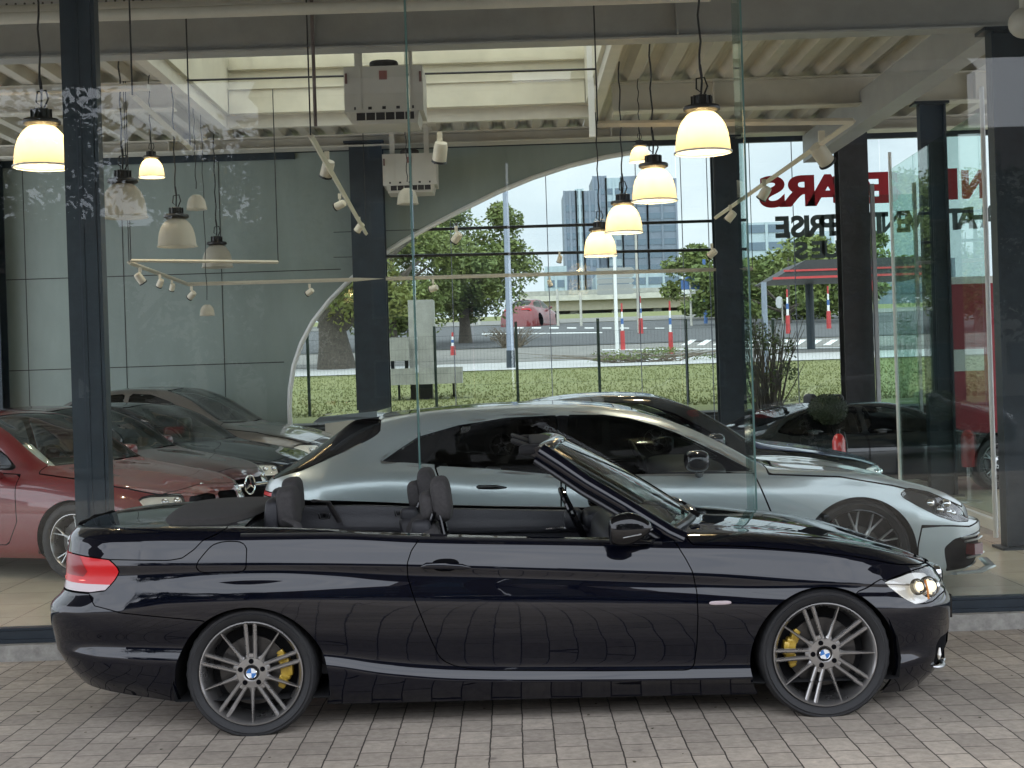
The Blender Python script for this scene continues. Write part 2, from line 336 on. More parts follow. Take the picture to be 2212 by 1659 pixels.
def text(name, body, size, loc, mat, parent=None, mirror=False, ext=.003, rz=0, tilt=90, align='CENTER', sx=1, bold=0):
    cu = bpy.data.curves.new(name, 'FONT'); cu.body = body; cu.size = size; cu.extrude = ext; cu.align_x = align; cu.align_y = 'CENTER'; cu.offset = bold
    o = bpy.data.objects.new(name, cu); COL.objects.link(o)
    dg = bpy.context.evaluated_depsgraph_get(); me = bpy.data.meshes.new_from_object(o.evaluated_get(dg)); bpy.data.objects.remove(o)
    me.materials.clear(); me.materials.append(mat)
    ob = bpy.data.objects.new(name, me); COL.objects.link(ob)
    m = Matrix.Translation(loc) @ Matrix.Rotation(rz, 4, 'Z') @ Matrix.Rotation(R(tilt), 4, 'X') @ Matrix.Diagonal((-sx if mirror else sx, 1, 1, 1))
    me.transform(m)
    if parent: ob.parent = parent
    return ob

def dot_mat(name, col, dark, px_, pz_, rad):
    m, n = nodes(name); N = n.nodes.new; K = n.links.new
    o = N('ShaderNodeOutputMaterial'); b = N('ShaderNodeBsdfPrincipled'); b.inputs['Roughness'].default_value = .5
    t = N('ShaderNodeTexCoord'); s = N('ShaderNodeSeparateXYZ'); K(t.outputs['Object'], s.inputs[0])
    def mth(op, a, b_=None, c=None):
        q = N('ShaderNodeMath'); q.operation = op
        for i, v in enumerate((a, b_, c)):
            if v is None: continue
            if isinstance(v, (int, float)): q.inputs[i].default_value = v
            else: K(v, q.inputs[i])
        return q.outputs[0]
    row = mth('FLOOR', mth('DIVIDE', s.outputs[2], pz_)); xs = mth('ADD', s.outputs[0], mth('MULTIPLY', row, px_ / 2))
    fx = mth('SUBTRACT', mth('FLOORED_MODULO', xs, px_), px_ / 2); fz = mth('SUBTRACT', mth('FLOORED_MODULO', s.outputs[2], pz_), pz_ / 2)
    d = mth('SQRT', mth('ADD', mth('MULTIPLY', fx, fx), mth('MULTIPLY', fz, fz))); lt = mth('LESS_THAN', d, rad)
    mx_ = N('ShaderNodeMixRGB'); mx_.inputs[1].default_value = (*col, 1); mx_.inputs[2].default_value = (*dark, 1); K(lt, mx_.inputs[0]); K(mx_.outputs[0], b.inputs['Base Color']); K(b.outputs[0], o.inputs[0]); return m
# ------------------------------------------------------------ lofted car bodies
def interp(pts, x, smooth=.0):
    xs = np.array([p[0] for p in pts], float); zs = np.array([p[1] for p in pts], float)
    g = np.linspace(xs[0] - .5, xs[-1] + .5, 900)
    # monotone cubic
    h = np.diff(xs); dl = np.diff(zs) / h; m = np.zeros(len(xs)); m[0] = dl[0]; m[-1] = dl[-1]
    for i in range(1, len(xs) - 1):
        if dl[i - 1] * dl[i] > 0:
            w1 = 2 * h[i] + h[i - 1]; w2 = h[i] + 2 * h[i - 1]; m[i] = (w1 + w2) / (w1 / dl[i - 1] + w2 / dl[i])
    gi = np.clip(g, xs[0], xs[-1]); k = np.clip(np.searchsorted(xs, gi) - 1, 0, len(xs) - 2)
    t = (gi - xs[k]) / h[k]
    v = (2 * t**3 - 3 * t**2 + 1) * zs[k] + (t**3 - 2 * t**2 + t) * h[k] * m[k] + (-2 * t**3 + 3 * t**2) * zs[k + 1] + (t**3 - t**2) * h[k] * m[k + 1]
    v = v + np.where(g < xs[0], (g - xs[0]) * m[0] * .3, 0) + np.where(g > xs[-1], (g - xs[-1]) * m[-1] * .3, 0)
    if smooth:
        st = g[1] - g[0]; r = int(3 * smooth / st) + 1; kk = np.exp(-.5 * (np.arange(-r, r + 1) * st / smooth) ** 2); kk /= kk.sum()
        v = np.convolve(np.pad(v, r, mode='edge'), kk, 'valid')
    return np.interp(x, g, v)
def loft(rows, front=(2.4, 2.8, .8), rear=(2.4, 4.5, .7), nr=22, nm=120, nf=26, dens=.022, sm=.05):
    def d_of(e, p): return p[2] * (1 - (1 - e ** p[1]) ** (1 / p[0]))
    er = np.linspace(0, .985, nr); ef = np.linspace(0, .985, nf)
    C = []
    for r in rows:
        xr, xf = r['xr'], r['xf']
        a = xr + d_of(er, rear); b = xf - d_of(ef, front)
        xm = np.linspace(a[-1], b[-1], nm + 2)[1:-1]
        x = np.concatenate([a, xm, b[::-1]])
        W = interp(r['W'], x, sm) if isinstance(r['W'], list) else np.full(len(x), float(r['W']))
        for (xc, amp, sg) in r.get('b', []): W = W + amp * np.exp(-((x - xc) / sg) ** 2)
        dr = np.clip((x - xr) / rear[2], 0, 1); df = np.clip((xf - x) / front[2], 0, 1)
        E1 = (1 - (1 - dr) ** rear[0]) ** (1 / rear[1]); E2 = (1 - (1 - df) ** front[0]) ** (1 / front[1])
        y = -W * E1 * E2
        z = interp(r['z'], x, r.get('sm', sm))
        C.append(np.stack([x, y, z], 1))
    C = np.array(C)                                   # rows x cols x 3
    K = len(rows); seg = np.linalg.norm(np.diff(C, axis=0), axis=2); seg = np.maximum(seg, 1e-4)
    out = []; rc = []
    for k in range(K - 1):
        d = seg[k][:, None]
        def tang(i, side):
            if i == K - 1: t = C[i] - C[i - 1]; t = np.stack([0 * t[:, 0], t[:, 1], 0 * t[:, 2]], 1) / seg[i - 1][:, None]; return t
            if i == 0: return (C[1] - C[0]) / seg[0][:, None]
            if rows[i].get('sharp'):
                return (C[i] - C[i - 1]) / seg[i - 1][:, None] if side < 0 else (C[i + 1] - C[i]) / seg[i][:, None]
            a, b = seg[i - 1][:, None], seg[i][:, None]
            return ((C[i] - C[i - 1]) / a * b + (C[i + 1] - C[i]) / b * a) / (a + b)
        m0, m1 = tang(k, +1), tang(k + 1, -1)
        n = int(np.clip(np.median(seg[k]) / dens, 1, 16)) + 1
        for j in range(n):
            t = j / n
            out.append((2 * t**3 - 3 * t**2 + 1) * C[k] + (t**3 - 2 * t**2 + t) * d * m0 + (-2 * t**3 + 3 * t**2) * C[k + 1] + (t**3 - t**2) * d * m1)
            rc.append(k + t)
    out.append(C[-1]); rc.append(K - 1)
    G = np.array(out); rc = np.array(rc)
    far = G[::-1][1:].copy(); far[:, :, 1] *= -1
    G = np.concatenate([G, far]); rc = np.concatenate([rc, rc[::-1][1:]])
    nv, nc = G.shape[:2]
    du = np.zeros_like(G); dv = np.zeros_like(G)
    du[:, 1:-1] = G[:, 2:] - G[:, :-2]; du[:, 0] = G[:, 1] - G[:, 0]; du[:, -1] = G[:, -1] - G[:, -2]
    dv[1:-1] = G[2:] - G[:-2]; dv[0] = G[1] - G[0]; dv[-1] = G[-1] - G[-2]
    Nn = np.cross(du, dv); ln = np.linalg.norm(Nn, axis=2, keepdims=True); bad = ln[..., 0] < 1e-9
    Nn = Nn / np.maximum(ln, 1e-9)
    # end columns: plain fore and aft normals blended
    Nn[:, 0] = Nn[:, 1] * np.array([1, 0, 1]); Nn[:, -1] = Nn[:, -2] * np.array([1, 0, 1])
    Nn /= np.maximum(np.linalg.norm(Nn, axis=2, keepdims=True), 1e-9)
    V = np.concatenate([G.reshape(-1, 3), Nn.reshape(-1, 3), np.repeat(rc, nc)[:, None]], 1)
    F = [(i * nc + j, i * nc + j + 1, (i + 1) * nc + j + 1, (i + 1) * nc + j) for i in range(nv - 1) for j in range(nc - 1)]
    return V, F
def sdf(x, z, poly):
    P = np.array(poly, float); n = len(P); dmin = np.full(len(x), 1e9); inside = np.zeros(len(x), bool)
    for i in range(n):
        a, b = P[i], P[(i + 1) % n]; e = b - a; L2 = (e ** 2).sum() + 1e-12
        t = np.clip(((x - a[0]) * e[0] + (z - a[1]) * e[1]) / L2, 0, 1)
        dmin = np.minimum(dmin, np.hypot(x - a[0] - t * e[0], z - a[1] - t * e[1]))
        c = ((a[1] > z) != (b[1] > z)); xi = a[0] + (z - a[1]) / np.where(abs(e[1]) < 1e-12, 1e-12, e[1]) * e[0]
        inside ^= (c & (x < xi))
    return np.where(inside, dmin, -dmin)
class Skin:
    def __init__(s, V, F): s.V = V; s.F = F
    def clip(s, d, keep=True):
        """part of the skin where d>=0"""
        nv = len(s.V); pos = d >= 0; V = [s.V]; extra = []; em = {}; F = []
        def cut(a, b):
            k = (a, b) if a < b else (b, a)
            if k not in em:
                a2, b2 = k; t = d[a2] / (d[a2] - d[b2]); em[k] = nv + len(extra); extra.append(s.V[a2] + (s.V[b2] - s.V[a2]) * t)
            return em[k]
        for f in s.F:
            c = sum(pos[i] for i in f)
            if c == len(f): F.append(f)
            elif c:
                o = []
                for i in range(len(f)):
                    a, b = f[i], f[(i + 1) % len(f)]
                    if pos[a]: o.append(a)
                    if pos[a] != pos[b]: o.append(cut(a, b))
                o = [q for i, q in enumerate(o) if q != o[i - 1]]
                if len(o) > 2: F.append(tuple(o))
        W = np.concatenate([s.V, np.array(extra)]) if extra else s.V
        return Skin(W, F).compact()
    def compact(s):
        if not s.F: return Skin(s.V[:0], [])
        used = np.unique(np.concatenate([np.array(f) for f in s.F])); mp_ = np.full(len(s.V), -1); mp_[used] = np.arange(len(used))
        return Skin(s.V[used], [tuple(int(mp_[i]) for i in f) for f in s.F])
    def split(s, fn, gap=.0):
        d = fn(s.V); return s.clip(d - gap), s.clip(-d - gap)
    def offset(s, k): V = s.V.copy(); V[:, :3] -= V[:, 3:6] * k; return Skin(V, s.F)
    def obj(s, name, mat, parent, rim=0):
        V = s.V[:, :3]; Nn = s.V[:, 3:6]; F = list(s.F); N2 = Nn
        o = meshobj(name, V, F, mat, parent, True, N2); return o
def P_xz(poly, y0=0, side=0):
    def f(V):
        d = sdf(V[:, 0], V[:, 2], poly)
        if y0: d = np.minimum(d, abs(V[:, 1]) - y0)
        if side: d = np.minimum(d, side * V[:, 1])
        return d
    return f
def P_xy(poly, z0=-9):
    def f(V): return np.minimum(sdf(V[:, 0], abs(V[:, 1]), poly), V[:, 2] - z0)
    return f
def arch(xc, zc, r): return lambda V: np.minimum(r - np.hypot(V[:, 0] - xc, V[:, 2] - zc), abs(V[:, 1]) - .45)
# ------------------------------------------------------------ wheels (axis along Y, outside face towards -Y)
TO_Y = Matrix.Rotation(R(90), 4, 'X')       # lathe Z -> -Y
def make_wheel(parent, loc, r, rr, width, style='twin', phase=0, face=-1, caliper=True, rim_m=None, edge_m=None, steer=0, flat=True):
    w = empty('wheel', loc); w.parent = parent; w.rotation_euler = (0, 0, steer + (0 if face < 0 else math.pi))
    hw = width / 2
    t = MB(); rs = rr + .004
    prof = [(rs - .008, hw - .012), (rs + .006, hw - .002), (rs + .014, hw + .004), (rs + .030, hw + .009), ((rs + r) / 2, hw + .010), (r - .028, hw + .004), (r - .018, hw + .0045), (r - .009, hw - .006), (r - .002, hw - .02), (r, hw - .04)]
    gr = [hw - .055, hw - .09, hw - .125]
    for g in gr: prof += [(r, g + .004), (r - .006, g + .003), (r - .006, g - .003), (r, g - .004)]
    prof += [(r, -hw + .04), (r - .012, -hw + .005), ((rs + r) / 2, -hw - .008), (rs, -hw)]
    t.lathe(prof, 72, TO_Y)
    V = [Vector(v) for v in t.v]; npf = len(prof)
    if flat:
        for i, v in enumerate(V):
            q = v.z + (loc[2] if loc[2] < r else r)
            if q < 0: V[i] = Vector((v.x, v.y * (1 + .25 * min(1, -q / .02)), v.z - q))
    # tread blocks: lateral sipes as shallow notches
    for i, v in enumerate(V):
        rad = math.hypot(v.x, v.z)
        if abs(v.y) < hw and rad > r - .004 and flat is not None:
            if (i // npf) % 2: s_ = (rad - .0035) / rad; V[i] = Vector((v.x * s_, v.y, v.z * s_))
    t.v = [tuple(v) for v in V]; t.build('tyre', M['rubber'], w, True, R(40))
    rm = rim_m or M['rim']
    b = MB(); b.lathe([(rs - .002, hw - .006), (rs - .003, hw + .003), (rr - .004, hw + .004), (rr - .017, hw - .012), (rr - .021, hw - .03), (rr - .03, hw - .06), (rr - .035, -hw + .03), (rr - .01, -hw)], 72, TO_Y)
    rim = b.build('rim', rm, w, True, R(40))
    def spoke(mb, a, o0, o1, r0, r1, w0, w1, y0, y1, th=.02):
        ca, sa = math.cos(a), math.sin(a); ax = Vector((ca, 0, sa)); tx = Vector((-sa, 0, ca)); rings = []
        for k in range(6):
            q = k / 5; rad = r0 + (r1 - r0) * q; off = o0 + (o1 - o0) * q; ww = (w0 + (w1 - w0) * q) / 2; yy = y0 + (y1 - y0) * (q ** 1.5)
            c = ax * rad + tx * off
            rings.append([c + tx * (-ww) + Vector((0, yy + th, 0)), c + tx * (-ww) + Vector((0, yy + .006, 0)), c + tx * (-ww * .35) + Vector((0, yy, 0)), c + tx * (ww * .35) + Vector((0, yy, 0)), c + tx * ww + Vector((0, yy + .006, 0)), c + tx * ww + Vector((0, yy + th, 0))])
        Vv = [v for rg in rings for v in rg]; Ff = []
        for i in range(5):
            for k in range(6): Ff.append((i * 6 + k, i * 6 + (k + 1) % 6, (i + 1) * 6 + (k + 1) % 6, (i + 1) * 6 + k))
        Ff += [tuple(range(6))[::-1], tuple(range(30, 36))]
        mb.add(Vv, Ff)
    yf = -hw + .016; yo = -hw + .002; s = MB()
    if style == 'twin':
        for k in range(5):
            a = R(90 + 72 * k) + phase
            for sg in (-1, 1): spoke(s, a, sg * .0165, sg * .0225, .056, rr - .008, .0175, .0195, yf, yo, .026)
            spoke(s, a, 0, 0, .05, .092, .052, .040, yf + .002, yf + .003)
            spoke(s, a + R(36), 0, 0, .05, rr - .008, .020, .0095, yf, yo, .022)
            # fillets into the hub
            for sg in (-1, 1): spoke(s, a + R(36), sg * .004, sg * .0, .06, .105, .034, .012, yf + .001, yf + .001, .02)
    else:
        nsp = style
        for k in range(nsp):
            a = 2 * math.pi * k / nsp + phase
            spoke(s, a, 0, 0, .05, rr * .62, .03, .022, yf + .01, yf + .004, .03)
            for sg in (-1, 1): spoke(s, a, sg * .004, sg * rr * .13, rr * .55, rr - .008, .014, .011, yf + .002, yo + .002, .02)
    s.lathe([(.034, .0), (.04, -.004), (.072, -.002), (.080, .008), (.078, .03), (.0, .03)], 40, Matrix.Translation((0, yf, 0)) @ Matrix.Rotation(R(-90), 4, 'X'))
    s.build('spokes', rm if style == 'twin' else (edge_m or rm), w, True, R(30))
    h = MB()
    for k in range(5):
        a = R(90 + 72 * k) + phase
        h.cyl((.056 * math.cos(a), yf - .0045, .056 * math.sin(a)), (.056 * math.cos(a), yf + .01, .056 * math.sin(a)), .0125, n=14)
    h.build('wheel_bolt', M['shut'], w)
    c = MB(); c.lathe([(0, .006), (.030, .005), (.034, .0)], 32, Matrix.Translation((0, yf - .003, 0)) @ TO_Y)
    cap = c.build('centre_cap', M['gloss_black'], w, True)
    if style == 'twin':
        for q, mt in ((0, 'badge_white'), (1, 'badge_blue'), (2, 'badge_white'), (3, 'badge_blue')):
            x = MB(); pl = [(0, 0)] + [(.0225 * math.cos(R(q * 90 + i * 15) + phase), .0225 * math.sin(R(q * 90 + i * 15) + phase)) for i in range(7)]
            x.prism(pl, .002, Matrix.Translation((0, yf - .0085, 0)) @ RX90); x.build('badge', M[mt], w)
        x = MB(); x.lathe([(.0225, .0062), (.0245, .0075), (.0265, .0055)], 32, Matrix.Translation((0, yf - .003, 0)) @ TO_Y); x.build('badge_ring', M['chrome'], w, True)
    d = MB(); d.lathe([(.07, .02), (.165, .02), (.165, -.005), (.07, -.005)], 48, Matrix.Translation((0, yf + .085, 0)) @ TO_Y, closed=True)
    d.lathe([(0, .055), (.075, .05), (.082, .02)], 32, Matrix.Translation((0, yf + .085, 0)) @ TO_Y)
    d.build('brake_disc', M['disc'], w, True, R(30))
    k2 = MB(); k2.lathe([(0, -.04), (rr - .034, -.04)], 32, TO_Y); k2.build('wheel_back', M['under'], w)
    if caliper:
        g = MB(); ca = caliper
        for ang, rad, dd in ((ca, .155, (.050, .06, .11)), (ca + .32, .150, (.045, .055, .05)), (ca - .34, .150, (.045, .055, .05)), (ca, .178, (.03, .07, .07)), (ca + .5, .155, (.035, .03, .03)), (ca - .52, .155, (.035, .03, .035))):
            g.sell((rad * math.cos(ang), yf + .065, rad * math.sin(ang)), dd, (.35, .35), 14, 8, Matrix.Rotation(-ang, 3, 'Y'))
        g.build('brake_caliper', M['gold'] if style == 'twin' else M['red'], w, True)
    return w
def car_root(name, loc, rz, label, cat, group=None): return empty(name, loc, rz, label, cat, group)
def well(mb, x, z, r, y0, y1):
    mb.lathe([(r + .012, y0), (r + .012, y1), (0, y1)], 24, Matrix.Translation((x, 0, z)) @ Matrix.Rotation(R(-90), 4, 'X'), 0, 2 * math.pi)
# ------------------------------------------------------------ black convertible (local x = world X, y=0 centre line)
BY = 7.70
BX = dict(xr=-2.36, xf=2.24)
def Zr(*p): return list(p)
bump_r = (-1.30, .030, .46); bump_f = (1.46, .019, .42)
rowsB = [
 dict(W=.80, xr=-2.27, xf=2.13, z=[(-2.4, .25), (-2.2, .225), (-1.72, .165), (-1.6, .145), (-.9, .123), (.7, .110), (1.08, .105), (1.7, .08), (1.95, .06), (2.1, .09), (2.26, .12)]),
 dict(W=.845, xr=-2.33, xf=2.20, z=[(-2.4, .33), (-2.2, .30), (-1.72, .24), (-.9, .19), (.7, .175), (1.08, .17), (1.7, .15), (1.95, .14), (2.26, .18)]),
 dict(W=.872, xr=-2.375, xf=2.235, b=[bump_r, bump_f], sharp=1, z=[(-2.4, .40), (-1.7, .37), (-.95, .325), (-.66, .270), (-.3, .232), (.1, .215), (.73, .203), (1.08, .20), (1.9, .22), (2.26, .25)]),
 dict(W=.853, xr=-2.39, xf=2.245, b=[bump_r, bump_f], z=[(-2.4, .46), (-1.7, .43), (-.95, .37), (-.62, .315), (-.3, .278), (.1, .262), (.79, .237), (1.1, .235), (1.9, .29), (2.26, .32)]),
 dict(W=.880, xr=-2.40, xf=2.25, b=[bump_r, bump_f], z=[(-2.4, .54), (-1.7, .53), (-.5, .46), (.8, .42), (1.5, .41), (2.26, .40)]),
 dict(W=.889, xr=-2.395, xf=2.25, b=[bump_r, bump_f], z=[(-2.4, .615), (-1.9, .61), (-1.7, .60), (0, .57), (1.0, .52), (1.6, .50), (2.26, .475)]),
 dict(W=.884, xr=-2.335, xf=2.235, b=[bump_r, bump_f], z=[(-2.4, .675), (-1.9, .70), (-1.3, .705), (-.5, .675), (.8, .61), (1.3, .58), (1.6, .565), (2.0, .54), (2.26, .52)]),
 dict(W=.873, xr=-2.315, xf=2.22, b=[(-1.3, .004, .4), (1.46, .008, .4)], z=[(-2.35, .77), (-1.9, .787), (-1.3, .785), (-.53, .752), (.72, .670), (1.13, .635), (1.6, .615), (2.0, .58), (2.25, .545)]),
 dict(W=.879, xr=-2.31, xf=2.215, sharp=1, z=[(-2.35, .835), (-1.9, .840), (-1.3, .828), (-.53, .794), (.72, .714), (.95, .697), (1.25, .668), (1.6, .645), (2.0, .60), (2.25, .56)]),
 dict(W=.853, xr=-2.305, xf=2.20, z=[(-2.35, .905), (-1.9, .905), (-1.3, .895), (-.5, .858), (.8, .785), (1.2, .755), (1.5, .725), (1.8, .685), (2.0, .64), (2.2, .59)]),
 dict(W=.829, xr=-2.295, xf=2.19, z=[(-2.35, .955), (-1.9, .965), (-1.5, .955), (-.9, .942), (-.48, .912), (.42, .866), (.7, .848), (1.1, .828), (1.43, .795), (1.66, .757), (1.9, .70), (2.05, .66), (2.2, .60)]),
 dict(W=.788, xr=-2.275, xf=2.18, sharp=0, z=[(-2.35, .985), (-1.9, .990), (-1.4, .978), (-.9, .955), (-.48, .924), (.42, .878), (.7, .865), (1.1, .852), (1.43, .82), (1.66, .782), (1.9, .722), (2.05, .675), (2.2, .61)]),
 dict(W=[(-2.4, .60), (-1.9, .62), (-1.3, .62), (.6, .60), (1.2, .54), (1.8, .48), (2.2, .42)], xr=-2.28, xf=2.185, z=[(-2.35, .985), (-2.2, .995), (-1.9, 1.005), (-1.4, 1.0), (.6, .905), (.9, .903), (1.1, .89), (1.25, .873), (1.5, .84), (1.65, .81), (1.89, .738), (2.0, .70), (2.1, .662), (2.2, .612)]),
 dict(W=.30, xr=-2.29, xf=2.19, z=[(-2.35, .988), (-2.2, 1.003), (-1.9, 1.017), (-1.4, 1.018), (.6, .925), (.9, .922), (1.1, .905), (1.25, .887), (1.5, .852), (1.65, .82), (1.89, .748), (2.06, .688), (2.15, .648), (2.2, .615)]),
 dict(W=0, xr=-2.295, xf=2.19, z=[(-2.35, .99), (-2.2, 1.006), (-1.9, 1.021), (-1.4, 1.025), (.6, .93), (.9, .927), (1.1, .909), (1.25, .891), (1.5, .855), (1.65, .823), (1.89, .75), (2.06, .69), (2.15, .65), (2.2, .617)]),
]
def build_convertible():
    root = car_root('convertible_car', (0, BY, 0), 0, 'black convertible with its roof folded away parked on the paving in front of the glass', 'car')
    V, F = loft(rowsB, nm=190, nr=26, nf=30, dens=.018, sm=.045)
    S = Skin(V, F)
    RA, FA = (-1.30, .252, .372), (1.46, .270, .358)
    body = S
    for a in (RA, FA): _, body = body.split(arch(*a))
    hole = P_xy([(-1.34, -1), (-1.34, .735), (.2, .765), (.62, .75), (.70, .70), (.78, .5), (.84, .25), (.86, -1)], .86)
    _, body = body.split(hole)
    g = .0026
    def take(name, fn, mat, gap=g, parent=root, off=0):
        nonlocal body
        p, body = body.split(fn, gap)
        if off: p = p.offset(off)
        return p.obj(name, mat, parent), p
    tl = [(-3, .885), (-2.19, .880), (-1.911, .856), (-1.924, .805), (-1.96, .745), (-2.0, .715), (-2.04, .702), (-3, .698)]
    tfn = P_xz(tl, .36)
    tail, body = body.split(tfn, .003)
    hl = [(1.765, .637), (1.85, .655), (1.95, .668), (2.04, .668), (2.10, .655), (2.16, .63), (2.25, .60), (2.3, .50), (2.16, .535), (2.10, .53), (2.04, .512), (1.99, .507), (1.93, .517), (1.87, .548), (1.82, .590)]
    hfn = P_xz(hl, .50)
    head, body = body.split(hfn, .003)
    inner = body.offset(.012)
    # rear lamp: red upper, darker inner, pale strip below, glowing rows
    for nm_, sl_, mt in (('rear_lamp_glass', lambda V_: V_[:, 2] - .742, M['lamp_red']), ('reversing_strip', lambda V_: .742 - V_[:, 2], M['lamp_clear'])):
        q = tail.clip(sl_(tail.V)); 
        for sd in (-1, 1):
            q2 = q.clip(sd * q.V[:, 1]); o = q2.obj('rear_lamp', mt, root)
            if nm_ == 'reversing_strip': o['label'] = 'pale strip along the foot of the rear lamp'
            if nm_ == 'rear_lamp_glass':
                e = q2.offset(-.0015)
                dk = e.clip(sdf(e.V[:, 0], e.V[:, 2], [(-2.17, .90), (-2.10, .80), (-2.115, .775), (-2.4, .78), (-2.4, .90)])); dk.obj('lamp_section', M['lamp_dark'], o)
                for zz in (.765, .757, .749):
                    r_ = e.clip(np.minimum(.0013 - abs(e.V[:, 2] - zz), -1.99 - e.V[:, 0])); r_.obj('light_row', M['led'], o)
    # headlamp: glass cover, reflector bowl, two lenses
    for sd in (-1, 1):
        hc = head.clip(sd * head.V[:, 1])
        o = hc.obj('headlight', M['lens'], root)
        bowl = hc.offset(.045); bowl.obj('reflector', M['reflector'], o)
        m = MB()
        pts = [(2.020, .725, .588, .040), (1.955, .765, .596, .031)]
        for x, y, z, r in pts:
            m.lathe([(r, .004), (r * .8, .02), (r * 1.02, .022), (r * 1.06, .0)], 24, Matrix.Translation((x, sd * y, z)) @ Matrix.Rotation(sd * R(-38), 4, 'Z') @ Matrix.Rotation(R(90), 4, 'Y'))
        m.build('lamp_ring', M['chrome'], o, True)
        m = MB()
        for x, y, z, r in pts: m.lathe([(r * 1.10, .001), (r * 1.32, -.012), (r * 1.30, -.02), (r * 1.05, -.004)], 24, Matrix.Translation((x, sd * y, z)) @ Matrix.Rotation(sd * R(-38), 4, 'Z') @ Matrix.Rotation(R(90), 4, 'Y'), closed=True)
        m.build('lamp_bezel', M['lampdark'], o, True)
        m = MB(); m.tube([(1.975, sd * .795, .632), (1.985, sd * .80, .585), (1.99, sd * .795, .54)], .0055, 6); m.build('marker_strip', M['amber'], o, True)
        m = MB()
        for x, y, z, r in pts: m.sell((x + .004, sd * (y - .004), z), (r * 1.4, r * 1.4, r * 1.4), (1, 1), 16, 10)
        m.build('lamp_lens', M['bulb'], o, True)
    take('boot_lid', P_xz([(-3, .862), (-1.915, .862), (-1.68, .855), (-1.617, .863), (-1.561, .901), (-1.521, .942), (-1.457, .967), (-1.42, .99), (-1.40, 1.6), (-3, 1.6)]), M['black_paint'])
    take('bonnet', P_xz([(.845, .845), (.87, .842), (1.119, .826), (1.43, .792), (1.662, .755), (1.85, .705), (2.06, .675), (2.18, .655), (2.30, .62), (2.3, 1.3), (.80, 1.3), (.81, .90)]), M['black_paint'])
    take('rear_bumper', P_xz([(-3, .697), (-2.081, .697), (-2.074, .663), (-2.045, .638), (-1.919, .612), (-1.511, .565), (-1.45, .40), (-1.4, 0), (-3, 0)]), M['black_paint'])
    duct, body = body.split(P_xz([(2.045, .20), (2.065, .29), (2.10, .315), (2.4, .33), (2.4, .17), (2.09, .165)], .36), .002)
    take('front_bumper', P_xz([(1.62, .590), (1.652, .612), (1.765, .652), (1.80, .60), (2.3, .66), (3, .66), (3, 0), (1.4, 0), (1.5, .5)]), M['black_paint'])
    dp = [(.76, .864), (.808, .781), (.837, .719), (.853, .626), (.854, .51), (.846, .36), (.833, .262), (.815, .247), (.788, .243), (.4, .252), (-.147, .272), (-.27, .287), (-.33, .302), (-.375, .325), (-.398, .351), (-.449, .483), (-.505, .639), (-.532, .733), (-.534, .802), (-.513, .863), (-.468, .923), (-.455, .95), (.69, .93), (.72, .88)]
    dn, _ = take('door', P_xz(dp, side=-1), M['black_paint']); df_, _ = take('door', P_xz(dp, side=1), M['black_paint'])
    fl = [(-1.50, .893), (-1.475, .918), (-1.44, .930), (-1.403, .934), (-1.345, .931), (-1.318, .918), (-1.307, .895), (-1.307, .817), (-1.315, .797), (-1.34, .787), (-1.50, .790), (-1.535, .798), (-1.548, .815), (-1.540, .845)]
    take('fuel_flap', P_xz(fl, side=-1), M['black_paint'])
    body.obj('body', M['black_paint'], root)
    for a in (): pass
    inner.obj('inner_shell', M['shut'], root)
    for (x, z, r) in (RA, FA):
        for sd in (-1, 1):
            wl = MB(); well(wl, x, z, r, sd * .862, sd * .50); wl.v = [(x_, y_, max(z_, .17)) for x_, y_, z_ in wl.v]; wl.build('wheel_housing', M['under'], root, True)
    b = MB(); b.bx(-.92, 1.06, -.70, .70, .125, .20); b.build('floor_pan', M['under'], root)
    # arch lips
    lip = MB()
    for (x, z, r) in (RA, FA):
        for sd in (-1, 1):
            pts = [(x + (r + .004) * math.cos(t), sd * (.894 if r < .36 else .896), z + (r + .004) * math.sin(t)) for t in np.linspace(R(8), R(172), 40)]
            pts = [(px_, py_ * (1 - .015 * (max(0, px_ - 1.5) * 2.6) ** 2 - .008 * (max(0, -1.35 - px_) * 3) ** 2), pz_) for px_, py_, pz_ in pts]
            lip.tube(pts, .0065, 6)
    # wheels
    for x, sd, ph in ((-1.30, -1, 0), (1.463, -1, R(18)), (-1.30, 1, .4), (1.463, 1, .9)):
        make_wheel(root, (x, sd * .762, .300), .318, .2485, .235 if x < 0 else .215, 'twin', ph, sd, caliper=(R(2) if x < 0 else R(172)) if sd < 0 else R(90))
    # belt trim
    zb = lambda x: float(interp(rowsB[10]['z'], np.array([x]), .045)[0])
    for sd in (-1, 1):
        t = MB(); t.tube([(x, sd * .815, zb(x) + .006) for x in np.linspace(-1.34, .70, 40)], .010, 8, flat=(1.6, 1)); t.build('belt_trim', M['trim'], root, True)
    # side handle
    for sd in (-1, 1):
        o = MB(); y = sd * .888
        o.sell((-.350, sd * .872, .790), (.135, .020, .062), (.8, .8), 24, 10); cup = o.build('handle_recess', M['shut'], root, True)
        h = MB(); h.tube([(-.466, y, .787), (-.44, y * 1.008, .792), (-.35, y * 1.018, .790), (-.27, y * 1.008, .782), (-.228, y, .776)], [.006, .016, .0165, .014, .004], 12, flat=(.55, 1)); h.build('door_handle', M['black_paint'], root, True)
        e = MB(); e.sell((.962, sd * .897, .570), (.108, .012, .020), (.7, .5), 20, 8); e.build('side_indicator', M['lamp_clear'], root, True)
